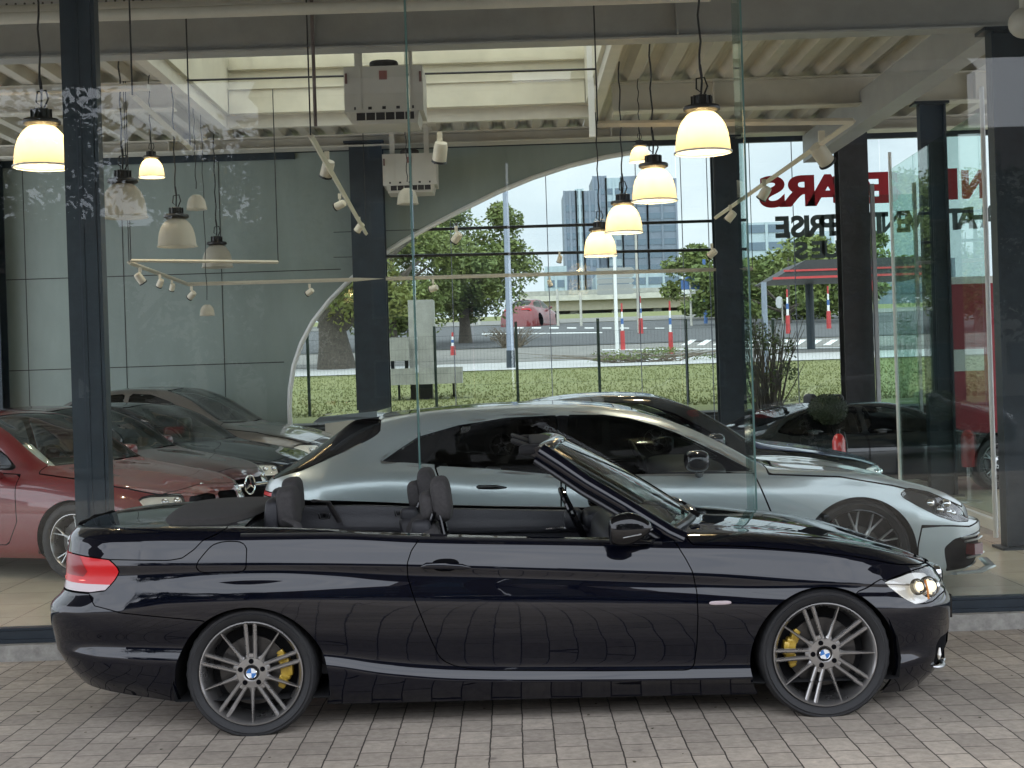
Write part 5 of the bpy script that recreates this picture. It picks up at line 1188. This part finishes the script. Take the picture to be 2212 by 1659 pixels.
# ------------------------------------------------------------ trees
def foliage(mb, c, rad, n, size, rd, clumps=26, hole=.25):
    cs = []
    for _ in range(clumps):
        while 1:
            v = Vector((rd.uniform(-1, 1), rd.uniform(-1, 1), rd.uniform(-1, 1)))
            if v.length < 1: break
        v = v.normalized() * (v.length ** .45); cs.append((Vector((c[0] + v.x * rad[0], c[1] + v.y * rad[1], c[2] + v.z * rad[2])), rd.uniform(.16, .34)))
    for _ in range(n):
        cc, cr = cs[rd.randrange(len(cs))]
        v = Vector((rd.gauss(0, 1), rd.gauss(0, 1), rd.gauss(0, .8))); v = v.normalized() * (rd.random() ** .5)
        p = cc + Vector((v.x * rad[0], v.y * rad[1], v.z * rad[2])) * cr * 1.25
        a = Vector((rd.gauss(0, 1), rd.gauss(0, 1), rd.gauss(0, .7))).normalized(); b_ = a.cross(Vector((rd.gauss(0, 1), rd.gauss(0, 1), rd.gauss(0, 1)))).normalized()
        L_ = size * rd.uniform(.6, 1.3); W_ = L_ * .42; k = len(mb.v)
        mb.v += [tuple(p - a * L_), tuple(p + b_ * W_), tuple(p + a * L_), tuple(p - b_ * W_)]; mb.f.append((k, k + 1, k + 2, k + 3))
def tree(x, y, z, h, rad, label, leaf='leaf', n=6000, size=.16, seed=1, tr=.3, trunk_h=None, group=None, clumps=26, name='tree'):
    rd = random.Random(seed); t = empty(name, (x, y, z), 0, label, 'tree', group); th = trunk_h or h * .35
    m = MB(); pts = [(0, 0, -.1), (rd.uniform(-.1, .1), 0, th * .5), (rd.uniform(-.15, .15), 0, th), (rd.uniform(-.3, .3), 0, h * .8)]
    m.tube(pts, [tr * 1.35, tr, tr * .8, tr * .2], 12)
    for k in range(7):
        a = k * 2.4 + rd.random(); zz = th * (.8 + .12 * k); m.tube([(0, 0, zz), (rad[0] * .4 * math.cos(a), rad[1] * .4 * math.sin(a), zz + rad[2] * .35), (rad[0] * .8 * math.cos(a), rad[1] * .8 * math.sin(a), zz + rad[2] * .7)], [tr * .5, tr * .28, tr * .08], 7)
    m.build('trunk', M['bark'], t, True)
    m = MB(); foliage(m, (0, 0, h - rad[2]), rad, n, size, rd, clumps); m.build('crown', M[leaf], t)
    return t
Y = gY(727, 798); a = at(727, 798, Y); tree(a[0], Y, tz(Y), 6.6, (2.9, 2.4, 2.6), 'broad tree with a thick trunk inside the curved wall edge', 'leaf_y', 26000, .085, 4, .42, 1.3, 'trees on the lawn', 34)
Y = gY(1010, 742); a = at(1005, 742, Y); tree(a[0], Y, tz(Y), 6.0, (2.55, 2.3, 2.5), 'large leafy tree left of the blue grey mast', 'leaf', 34000, .10, 9, .22, 1.4, 'trees on the lawn', 40)
a = at(905, 735, 52); tree(a[0] - 1.0, 52, tz(52), 5.4, (2.6, 2.2, 2.3), 'tree partly behind the broad column', 'leaf', 24000, .10, 12, .2, 1.4, 'trees on the lawn', 30)
for i, (px, py, h, rx, lab) in enumerate(((1700, 700, 4.2, 4.5, 'row bush behind the red canopy'), (1790, 705, 4.8, 4.2, 'dark bush right of the canopy post'), (1610, 700, 3.6, 3.6, 'low bush left under the canopy'), (1560, 690, 4.4, 3.2, 'green bush behind the grey column'), (690, 720, 6, 4, 'far bush left of the thick trunk'))):
    Y = 70 + 6 * i; a = at(px, py, Y); tree(a[0], Y, tz(Y), h, (rx, 2, h * .5), lab, 'leaf', 8000, .18, 20 + i, .15, .5, 'bushes beyond the road', 16, 'bush')
# dry shrubs
def shrub(px, py, h, wd, label, mat='dry', n=160, seed=5, leaves=0):
    Y = gY(px, py); a = at(px, py, Y); rd = random.Random(seed); t = empty('shrub', (a[0], Y, tz(Y)), 0, label, 'shrub'); m = MB()
    for k in range(n):
        b = Vector((rd.uniform(-wd, wd) * .4, rd.uniform(-.3, .3), 0)); c = b + Vector((rd.gauss(0, wd * .5), rd.gauss(0, .2), h * rd.uniform(.5, 1))); m.tube([b, (b + c) / 2 + Vector((rd.uniform(-.05, .05), 0, .05)), c], [.012, .008, .004], 4, False)
    m.build('stems', M[mat], t)
    m = MB(); foliage(m, (0, 0, h * .55), (wd, .4, h * .5), leaves or 500, .035, rd, 14); m.build('leaves', M['dry' if not leaves else 'leaf'], t)
shrub(1655, 905, 1.45, .42, 'wispy dry shrub outside right of the glass fin', 'dry', 90, 6, 900)
shrub(1105, 752, .8, .8, 'tangled dry brush at the foot of the blue grey mast', 'dry', 160, 8)
shrub(1400, 783, .35, 2.2, 'strip of weeds along the path edge', 'dry', 60, 9, 1500)
# ------------------------------------------------------------ things on the lawn and the crossing
def ground_obj(px, py): Y = gY(px, py); a = at(px, py, Y); return a[0], Y, tz(Y), Y / FL
x, Y, z, k = ground_obj(1103, 796); t = empty('mast', (x, Y, z), 0, 'tall blue grey street mast rising out of the picture beside the tree', 'mast'); m = MB(); m.tube([(0, 0, -.1), (0, 0, 2), (0, 0, 7.5)], [8.5 * k, 7 * k, 4.5 * k], 14); m.build('shaft', M['bluegrey'], t, True); m = MB(); m.cyl((0, 0, -.1), (0, 0, .45), 10 * k, 9 * k, 14); m.build('foot', M['post'], t, True)
# concrete sculpture
x, Y, z, k = ground_obj(915, 862); t = empty('concrete_sculpture', (x, Y, z), 0, 'stacked concrete block sculpture with a tall slab and a long bench', 'sculpture')
P = lambda px: (px - 915) * k
for nm_, a_, b_, c_, d_, yy in (('tall_slab', 887, 941, 648, 800, .25), ('cube_block', 836, 888, 728, 778, .0), ('long_bench', 830, 1000, 795, 830, -.1)):
    m = MB(); z1 = (862 - c_) * k - (a_ + b_ - 1830) / 2 * k * -.0; z0_ = (862 - d_) * k; m.bx(P(a_), P(b_), yy - .3, yy + .3, z0_, z1); m.build(nm_, M['concrete'], t)
for px in (842, 862, 896, 925, 980):
    m = MB(); m.bx(P(px) - .02, P(px) + .02, -.02, .02, -.05, (862 - 829) * k); m.build('leg', M['trim'], t)
m = MB(); m.bx(P(888), P(935), -.15, .15, -.05, (862 - 829) * k); m.build('plinth', M['trim'], t)
for px in (850, 880): m = MB(); m.bx(P(px) - .03, P(px) + .03, -.05, .05, (862 - 796) * k, (862 - 777) * k); m.build('spacer', M['trim'], t)
# fence
t = empty('mesh_fence', (0, 22.85, tz(22.9)), 0, 'dark green wire mesh fence along the lawn behind the showroom', 'fence')
for px, top in ((662, 700), (767, 696), (937, 705), (1113, 695), (1290, 688), (1480, 690), (1668, 690), (1880, 690)):
    a = at(px, top, 22.85); m = MB(); m.bx(a[0] - .022, a[0] + .022, -.02, .02, -.3, a[2] - tz(22.9)); m.build('fence_post', M['mesh'], t)
m = MB(); xl = at(640, 800, 22.85)[0]; xr_ = at(2000, 800, 22.85)[0]
for q in np.arange(xl, xr_, .055): m.bx(q - .0007, q + .0007, -.0007, .0007, .02, 1.22)
for q in np.arange(.02, 1.25, .20): m.bx(xl, xr_, -.005, -.0025, q - .0015, q + .0015)
m.build('wire_panel', M['mesh'], t)
# bollards and sign posts
def bollard(px, py, ht, label, s=1, grp='red and white guide posts'):
    x, Y, z, k = ground_obj(px, py); t = empty('guide_post', (x, Y, z), 0, label, 'guide post', grp); h = (py - ht) * k; r = 4.6 * k * s
    m = MB(); m.cyl((0, 0, 0), (0, 0, h * .42), r * 1.15, r, 12); m.build('red_base', M['red'], t, True)
    m = MB(); m.cyl((0, 0, h * .42), (0, 0, h * .56), r * .6, r * .6, 12); m.build('white_band', M['white'], t, True)
    m = MB(); m.cyl((0, 0, h * .56), (0, 0, h * .68), r * .65, r * .65, 12); m.build('blue_band', M['blue'], t, True)
    m = MB(); m.cyl((0, 0, h * .68), (0, 0, h * .82), r * .42, r * .42, 12); m.build('white_top', M['white'], t, True)
    m = MB(); m.cyl((0, 0, h * .82), (0, 0, h), r * .42, r * .4, 12); m.build('red_top', M['red'], t, True)
bollard(1345, 758, 655, 'red based guide post right beside the slim white pole'); bollard(1449, 766, 650, 'red based guide post right of the direction sign'); bollard(978, 769, 718, 'short red post with blue cap on the lawn corner', 1.1)
bollard(1702, 722, 625, 'leaning red guide post left under the red canopy'); bollard(1790, 711, 618, 'red guide post right under the red canopy'); bollard(1384, 722, 640, 'distant striped post behind the crossing')
def pole(px, py, top, r, mat, name, label, extra=None, cat='pole', grp=None):
    x, Y, z, k = ground_obj(px, py); t = empty(name, (x, Y, z), 0, label, cat, grp); m = MB(); m.cyl((0, 0, -.05), (0, 0, (py - top) * k), r * k, r * k * .85, 10); m.build('pole', mat, t, True)
    if extra: extra(t, k, (py - top) * k)
    return t
pole(1333, 766, 555, 4, M['white'], 'slim_pole', 'slim white pole at the edge of the crossing')
pole(1380, 720, 505, 4, M['conc_light'], 'slim_pole', 'pale pole behind the direction sign')
def dsign(t, k, h):
    for i in range(5):
        m = MB(); z1 = h - i * 12 * k; s_ = 38 * k; m.add([(-s_, 0, z1 - 10 * k), (s_, 0, z1 - 10 * k), (s_ * 1.15, 0, z1 - 5 * k), (s_, 0, z1), (-s_, 0, z1)] + [(-s_, .04, z1 - 10 * k), (s_, .04, z1 - 10 * k), (s_ * 1.15, .04, z1 - 5 * k), (s_, .04, z1), (-s_, .04, z1)], [(0, 1, 2, 3, 4), (9, 8, 7, 6, 5), (0, 5, 6, 1), (1, 6, 7, 2), (2, 7, 8, 3), (3, 8, 9, 4), (4, 9, 5, 0)]); m.build('arrow_board', pbr('grey sign back', (.30, .30, .28), .6), t)
pole(1330, 722, 578, 3, M['conc_light'], 'direction_sign', 'stack of five grey direction boards seen from behind', dsign, 'road sign')
def bsign(t, k, h):
    m = MB(); m.bx(-20 * k, 20 * k, -.03, .02, h - 20 * k, h); m.build('blue_board', M['blue'], t); m = MB(); m.bx(-19 * k, 19 * k, -.03, .02, h - 30 * k, h - 20.5 * k); m.build('white_board', M['white'], t); m = MB(); m.sell((0, 0, h + 3 * k), (22 * k, .05, 10 * k), (.8, .8)); m.build('crest', M['blue'], t, True)
pole(1493, 705, 605, 2.5, M['conc_light'], 'blue_sign', 'blue and white road sign left of the grey column', bsign, 'road sign')
pole(1524, 700, 560, 4, M['blue'], 'blue_post', 'thick blue post right of the blue sign')
pole(1655, 806, 610, 7, M['bluegrey'], 'canopy_post', 'grey lamp post under the left end of the red canopy')
def disc(t, k, h): m = MB(); m.sell((-6 * k, 0, h - 8 * k), (16 * k, .05, 26 * k), (.9, .9)); m.build('sign_disc', M['white'], t, True)
pole(1690, 700, 645, 2, M['conc_light'], 'round_sign', 'white oval road sign under the red canopy', disc, 'road sign')
for i, (px, py, tp) in enumerate(((1205, 705, 625), (1255, 705, 632), (1035, 702, 640))): pole(px, py, tp, 3, M['conc_light'], 'slim_pole', ['pale post right of the distant red car', 'second pale post under the viaduct', 'pale post between the tree and the distant car'][i])
# red parked car far off is built below; viaduct, towers
def boxb(name, px0, px1, py0, py1, Y, d, mat, parent=None, base=None):
    a = at(px0, (py0 + py1) / 2, Y); b = at(px1, (py0 + py1) / 2, Y); zt = at((px0 + px1) / 2, py0, Y)[2]; zb_ = at((px0 + px1) / 2, py1, Y)[2] if base is None else base
    m = MB(); m.bx(a[0], b[0], Y, Y + d, zb_, zt); return m.build(name, mat, parent), (a[0], b[0], zb_, zt)
t = empty('viaduct', (0, 0, 0), 0, 'long concrete viaduct crossing behind the street', 'viaduct')
boxb('deck', 1120, 1900, 628, 640, 150, 12, M['conc_light'], t); boxb('parapet', 1120, 1900, 618, 627.5, 150.1, .4, M['concrete'], t); boxb('girder', 1120, 1900, 640.3, 662, 151, 9, pbr('ochre girder', (.36, .32, .24), .8, noise=.1), t)
for px in (1150, 1240, 1330, 1420, 1510): boxb('pier', px - 9, px + 9, 662, 700, 152, 5, M['concrete'], t, 4)
o, _ = boxb('underside_wall', 1100, 1900, 664, 700, 166, 1, pbr('dark grey wall', (.16, .17, .17), .9), t, 4)  # plain dark grey wall behind the piers
def tower(label, parts, Y):
    t = empty('tower_block', (0, 0, 0), 0, label, 'building', 'distant tower blocks')
    for px0, px1, py0, mt in parts:
        o, (x0, x1, z0, z1) = boxb('wall', px0, px1, py0, 700, Y, 18, M[mt], t, 5); 
        m = MB(); nf = int((z1 - z0) / 3.2)
        for f_ in range(nf): zz = z0 + 1.4 + f_ * 3.2; m.bx(x0 + .3, x1 - .3, Y - .12, Y - .01, zz, zz + 1.5)
        q = m.build('window_band', M['winglass'], t)
        m = MB(); nn = max(2, int((x1 - x0) / 3))
        for c_ in range(nn + 1): xx = x0 + (x1 - x0) * c_ / nn; m.bx(xx - .25, xx + .25, Y - .3, Y - .121, z0, z1)
        m.build('mullion', M[mt], t)
tower('grey blue tower block, lower left part with a pale stair strip', [(1222, 1247, 412, 'towerm'), (1247.5, 1262, 408, 'tower_l'), (1262.5, 1290, 412, 'towerm')], 330)
tower('taller grey blue tower block behind the hanging lamps', [(1285, 1312, 380, 'towerm'), (1312.5, 1345, 384, 'tower_l'), (1345.5, 1400, 380, 'towerm'), (1400.5, 1463, 386, 'towerm')], 352)
t = tower('low pale building at the foot of the tower', [(1180, 1222, 575, 'tower_l'), (1290, 1470, 590, 'tower_l')], 300)
t = tower('pale residential block behind the grey lettering', [(1610, 1705, 480, 'tower_l'), (1705.5, 1800, 500, 'tower_l')], 260)
t = tower('long grey block behind the vestibule', [(1860, 2060, 560, 'towerm')], 240)
# canopy
t = empty('red_canopy', (0, 0, 0), 0, 'dark flat canopy with red edge lines outside on the right', 'canopy')
Yc = 40; a = at(1640, 612, Yc); b = at(1800, 570, Yc); zt, zb_ = at(1760, 572, Yc)[2], at(1760, 610, Yc)[2]
m = MB(); V = [(a[0], Yc - 2, zb_), (a[0] + .9, Yc - 2, zt), (b[0] + 2.2, Yc - 2, zt), (b[0] + 2.2, Yc - 2, zb_)]
m.add(V + [(x_, y_ + 3, z_) for x_, y_, z_ in V], [(0, 1, 2, 3), (7, 6, 5, 4), (0, 4, 5, 1), (1, 5, 6, 2), (2, 6, 7, 3), (3, 7, 4, 0)]); m.build('roof_slab', pbr('dark canopy', (.03, .028, .03), .6), t)
m = MB(); m.bx(a[0] + .3, b[0] + 2.2, Yc - 2.03, Yc - 2.003, zt - .30, zt - .25); m.bx(a[0] + .0, b[0] + 2.2, Yc - 2.03, Yc - 2.003, zb_ + .0, zb_ + .06); m.build('red_line', M['red'], t)
m = MB(); m.cyl((b[0] - .5, Yc + 1, tz(Yc)), (b[0] - .5, Yc + 1, zb_), .12); m.build('support', M['post'], t)
m = MB(); q = at(1884, 618, Yc - 2.1); m.add([(q[0] - .15, q[1], q[2] + .15), (q[0] + .15, q[1], q[2] + .15), (q[0], q[1], q[2] - .12), (q[0] - .15, q[1] + .02, q[2] + .15), (q[0] + .15, q[1] + .02, q[2] + .15), (q[0], q[1] + .02, q[2] - .12)], [(2, 1, 0), (3, 4, 5), (0, 1, 4, 3), (1, 2, 5, 4), (2, 0, 3, 5)]); m.build('give_way_sign', M['red'], t)
# red panel on the right
Yr = 19.7; a = at(2056, 800, Yr); zt = at(2100, 613, Yr)[2]
t = empty('red_partition', (a[0], Yr, ZF), 0, 'tall dark red panel with a white plate between the two right columns', 'partition')
m = MB(); m.bx(0, 1.5, -.03, .05, 0, zt - ZF); m.build('panel_face', M['redwall'], t)
m = MB(); m.bx(-.02, 1.5, -.04, .06, zt - ZF + .001, zt - ZF + .10); m.build('coping', M['white'], t)
q = at(2085, 778, Yr); m = MB(); m.bx(q[0] - a[0] - .30, q[0] - a[0] + .24, -.05, -.032, q[2] - ZF - .15, q[2] - ZF + .15); m.build('white_plate', M['white'], t)
# ------------------------------------------------------------ plant, extinguisher, drum, paper stand at the right
p = at(1790, 985, 17.2); t = empty('topiary', (p[0], 17.2, ZF), 0, 'clipped dark boxwood ball on a stem in a pot beside the column', 'plant')
zc = at(1790, 885, 17.2)[2] - ZF
m = MB(); m.lathe([(0, 0), (.16, 0), (.21, .36), (.19, .36), (.17, .30), (0, .30)], 24); m.build('pot', M['trim'], t, True)
m = MB(); m.cyl((0, 0, .3), (0, 0, zc), .018); m.build('stem', M['bark'], t)
m = MB(); rd = random.Random(2)
for _ in range(5200):
    v = Vector((rd.gauss(0, 1), rd.gauss(0, 1), rd.gauss(0, 1))).normalized(); v = Vector((v.x * .24, v.y * .24, v.z * .19)) * rd.uniform(.82, 1.03); a_ = Vector((rd.gauss(0, 1), rd.gauss(0, 1), rd.gauss(0, 1))).normalized() * .014; b_ = a_.cross(v).normalized() * .008; k_ = len(m.v); c_ = v + Vector((0, 0, zc))
    m.v += [tuple(c_ - a_), tuple(c_ + b_), tuple(c_ + a_), tuple(c_ - b_)]; m.f.append((k_, k_ + 1, k_ + 2, k_ + 3))
m.sell((0, 0, zc), (.42, .42, .33), (1, 1), 18, 10); m.build('leaf_ball', M['leaf_d'], t)
p = at(1811, 950, 16.2); t = empty('fire_extinguisher', (p[0], 16.2, p[2] - .35), 0, 'red fire extinguisher on a stand at the foot of the column', 'extinguisher')
m = MB(); m.lathe([(0, 0), (.07, 0), (.075, .03), (.075, .34), (.05, .40), (.025, .42), (0, .42)], 20); m.build('cylinder', M['fire'], t, True)
m = MB(); m.cyl((0, 0, .42), (0, 0, .47), .02); m.tube([(0, 0, .46), (.07, 0, .50)], .008); m.tube([(0, 0, .45), (.06, 0, .44), (.09, 0, .3), (.085, 0, .1)], .009, 6); m.build('valve', M['trim'], t, True)
m = MB(); m.cyl((0, 0, -(p[2] - .35 - ZF)), (0, 0, 0), .02); m.cyl((0, 0, -(p[2] - .35 - ZF)), (0, 0, -(p[2] - .37 - ZF)), .14); m.build('stand', M['satin'], t, True)
p = at(735, 912, 19.9); t = empty('concrete_block', (p[0], 19.9, ZF), 0, 'pale grey concrete block against the foot of the broad column', 'block'); m = MB(); m.bx(-.20, .28, -.15, .15, 0, p[2] - ZF + .12); m.build('block', M['conc_light'], t)
V = []; F_ = []; r0 = random.Random(11)
for k in range(70):
    X = r0.uniform(-3, 3.2); Y = r0.uniform(5.2, 8.8); s_ = r0.uniform(.004, .011); a_ = r0.uniform(0, 6.3); b = len(V)
    for q in range(5): V.append((X + s_ * r0.uniform(.5, 1.2) * math.cos(a_ + q * 1.257), Y + s_ * 1.3 * math.sin(a_ + q * 1.257), .0015 + r0.uniform(0, .003)))
    F_.append(tuple(range(b, b + 5)))
tag(meshobj('leaf_litter', V, F_, pbr('leaf litter', (.10, .085, .05), .9, noise=.5, nscale=3)), kind='stuff')
# ------------------------------------------------------------ cars in the showroom and outside
build_convertible()
closed_car(silver, 'silver_car', (0, 10.555, 0), 0, 'silver grey sports estate with black roof directly behind the convertible')
def place(name, nx, ny, yaw, spec, label, grp=None):
    L_ = spec['xf']; return closed_car(spec, name, (nx - L_ * math.cos(yaw), ny - L_ * math.sin(yaw), 0), yaw, label, 'car', grp)
g_ = 'cars parked side by side at the left of the showroom'
place('red_sedan', -2.56, 12.45, R(-21), sedan('red_paint'), 'bright red saloon at the left edge with a price sheet in its windscreen', g_)
place('dark_red_sedan', -2.70, 14.5, R(-21), sedan('dark_red_paint', front=[('grille', [(-.1, .70), (.44, .70), (.50, .56), (.40, .44), (-.1, .44)], 2.0, 'trim')]), 'dark red saloon with a round star badge in its grille', g_)
place('black_sedan', -2.42, 16.5, R(-21), sedan('dark_paint', .99), 'dark green black saloon third from the front', g_)
place('brown_crossover', -2.25, 18.45, R(-12), sedan('brown_paint', 1.03, 1, glass='tint'), 'brown grey crossover with a pale roof line nearest the wall', g_)
# roof spoiler and intake bars of the silver car
e_ = [o for o in bpy.data.objects if o.name.startswith('silver_car')][0]
m = MB(); m.add([(-1.42, -.50, 1.395), (-1.42, .50, 1.395), (-1.36, .56, 1.435), (-.96, .58, 1.462), (-.96, -.58, 1.462), (-1.36, -.56, 1.435), (-1.38, -.50, 1.38), (-1.38, .50, 1.38), (-.96, .56, 1.42), (-.96, -.56, 1.42)], [(0, 1, 2, 5), (5, 2, 3, 4), (6, 7, 1, 0), (7, 6, 9, 8), (1, 7, 8, 2), (2, 8, 3), (0, 5, 9, 6), (5, 4, 9), (3, 8, 9, 4)]); m.build('roof_spoiler', M['silver_paint'], e_)
for sd in (-1, 1):
    for z, x0 in ((.47, 3.10), (.445, 3.12), (.335, 3.13)):
        m = MB(); m.tube([(x0 - .05, sd * .83, z), (x0 + .06, sd * .74, z + .004), (x0 + .13, sd * .60, z + .006)], .009, 6, flat=(1.4, .8)); m.build('intake_bar', M['satin'], e_, True)
    m = MB(); m.box((3.12, sd * .70, .385), (.10, .18, .075), Matrix.Rotation(sd * R(-40), 3, 'Z')); m.build('painted_reflection', pbr('painted red reflection', (.12, .008, .012), .2, coat=1), e_)  # dark red box paints the red reflection inside the intake
    m = MB(); m.tube([(2.95, sd * .93, .245), (3.15, sd * .84, .24), (3.30, sd * .64, .245), (3.36, sd * .3, .25)], .020, 8, flat=(1.8, .6)); m.build('front_lip', M['silver_paint'], e_, True)
# star badge on the second car
e_ = [o for o in bpy.data.objects if o.name.startswith('dark_red_sedan')][0]
m = MB(); mt = Matrix.Translation((2.325, 0, .64)) @ Matrix.Rotation(R(90), 4, 'Y')
m.tube([mt @ Vector((.095 * math.cos(q), .095 * math.sin(q), 0)) for q in np.linspace(0, 2 * math.pi, 33)], .009, 8, False)
for q in (math.pi, math.pi + 2.094, math.pi - 2.094): m.tube([mt @ Vector((0, 0, .004)), mt @ Vector((.092 * math.cos(q), .092 * math.sin(q), 0))], [.014, .004], 6)
m.tube([(2.27, -.44, .63), (2.315, -.12, .64)], [.010, .012], 8, flat=(1, 1.6)); m.tube([(2.27, .44, .63), (2.315, .12, .64)], [.010, .012], 8, flat=(1, 1.6))
m.build('star_badge', M['chrome'], e_, True)
# price sheet
e_ = [o for o in bpy.data.objects if o.name.startswith('red_sedan')][0]
m = MB(); m.box((.66, -.42, 1.09), (.34, .24, .003), Matrix.Rotation(R(38), 3, 'Y')); m.build('price_sheet', M['paper'], e_)
m = MB(); m.lathe([(0, .004), (.038, .002), (.041, 0)], 24, Matrix.Translation((2.14, 0, .79)) @ Matrix.Rotation(R(45), 4, 'Y')); m.build('bonnet_badge', M['chrome'], e_, True)
# dark coupe behind the silver car
place('dark_coupe', at(1908, 1005, 13.4)[0], 13.4, 0, sedan('dark_paint', .99, bonnet_paint='blue_paint'), 'dark car with blue tinted bonnet behind the silver one')
place('black_roadster', at(1640, 950, 17.6)[0] + 3.6, 18.6, R(14), sedan('dark_paint', .80), 'black car with tail lamps behind the plant at the right')
Y = gY(1150, 704); a = at(1147, 704, Y); closed_car(dict(sedan('red_paint', 1.06, d=tz(Y), nm=50, dens=.06)), 'distant_red_car', (a[0], Y, 0), R(68), 'small red car far off on the street left of the poles')
# ------------------------------------------------------------ what stands behind the camera (seen only as reflections)
t = empty('entrance_canopy', (0, 0, 0), 0, 'broad dark canopy over the convertible', 'canopy')
m = MB(); m.bx(-14, 16, 3.05, 9.4, 4.85, 5.2); m.build('slab', M['soffit'], t)
m = MB()
for x in (-7.5, 0, 7.5): m.bx(x - .1, x + .1, 3.2, 9.3, 4.70, 4.849)
m.build('rib', M['grey_steel'], t)
for i, (x, y, h, r, sd, lf) in enumerate(((-8.6, -12, 7.4, 2.5, 31, 'leaf_d'), (-5.4, -15, 7.6, 2.4, 32, 'leaf_d'), (-12.5, -16, 9.0, 3.4, 33, 'leaf_d'), (-22, -22, 10, 4.5, 34, 'leaf_d'), (9, -26, 8, 4, 35, 'leaf_d'), (17, -24, 8.5, 4.2, 36, 'leaf_d'), (27, -28, 10, 5, 38, 'leaf_d'))):
    tree(x, y, -.02, h, (r, r, h * .40), ['broad dark tree opposite the shop at the left', 'smaller dark tree opposite the shop', 'tall dark tree opposite the shop', 'large tree at the far left across the road', 'tree across the road right of the house', 'second tree across the road at the right', 'large tree at the far right across the road'][i], lf, 7000, .15, sd, .25, 1.6, 'trees across the road in front', 26)
def house(x0, x1, y, h, wall, label, seed=0):
    t = empty('house', ((x0 + x1) / 2, y, 0), 0, label, 'house', 'houses across the road'); w2 = (x1 - x0) / 2
    m = MB(); m.bx(-w2, w2, -9, 0, 0, h); m.build('wall', M[wall], t)
    V = [(-w2 - .3, .3, h), (w2 + .3, .3, h), (w2 + .3, -9.3, h), (-w2 - .3, -9.3, h), (-w2 - .3, -4.5, h + 2.6), (w2 + .3, -4.5, h + 2.6)]; meshobj('roof', V, [(0, 1, 5, 4), (2, 3, 4, 5), (0, 4, 3), (1, 2, 5), (0, 3, 2, 1)], M['rooftile'], t)
    n = int(w2 * 2 / 2.6)
    for f_ in range(int(h / 2.9)):
        for i in range(n):
            cx = -w2 + (i + .5) * 2 * w2 / n; z0 = .9 + f_ * 2.9; m = MB(); m.bx(cx - .55, cx + .55, .003, .06, z0, z0 + 1.4); q = m.build('window', M['seam'], t); m = MB(); m.bx(cx - .47, cx + .47, .061, .07, z0 + .08, z0 + 1.32); m.build('pane', M['winglass'], q)
house(-16.5, -9.2, -36, 5.6, 'stucco', 'white rendered house across the road'); house(-9, 0, -34, 12.0, 'brick', 'tall brick house across the road'); house(0.1, 3.0, -36, 11.0, 'concrete', 'narrow grey house across the road'); house(3.1, 17, -34, 12.2, 'brick', 'broad brick block across the road at the right'); house(-36, -17, -38, 6.2, 'brick', 'brick terrace across the road at the left'); house(17.5, 44, -42, 9.5, 'stucco', 'long pale terrace across the road at the right')
for i, (x, y, mt) in enumerate(((6.6, -7.5, 'dark_paint'), (1.2, -9.2, 'dark_paint'), (-8.5, -9.0, 'dark_paint'))):
    closed_car(sedan(mt, 1.02, d=0, nm=50, dens=.06), 'parked_car', (x, y, 0), R(180 if i else 0), ['dark saloon parked opposite at the right', 'dark saloon parked opposite in the middle', 'dark saloon parked opposite at the left'][i], 'car', 'cars parked opposite the shop')
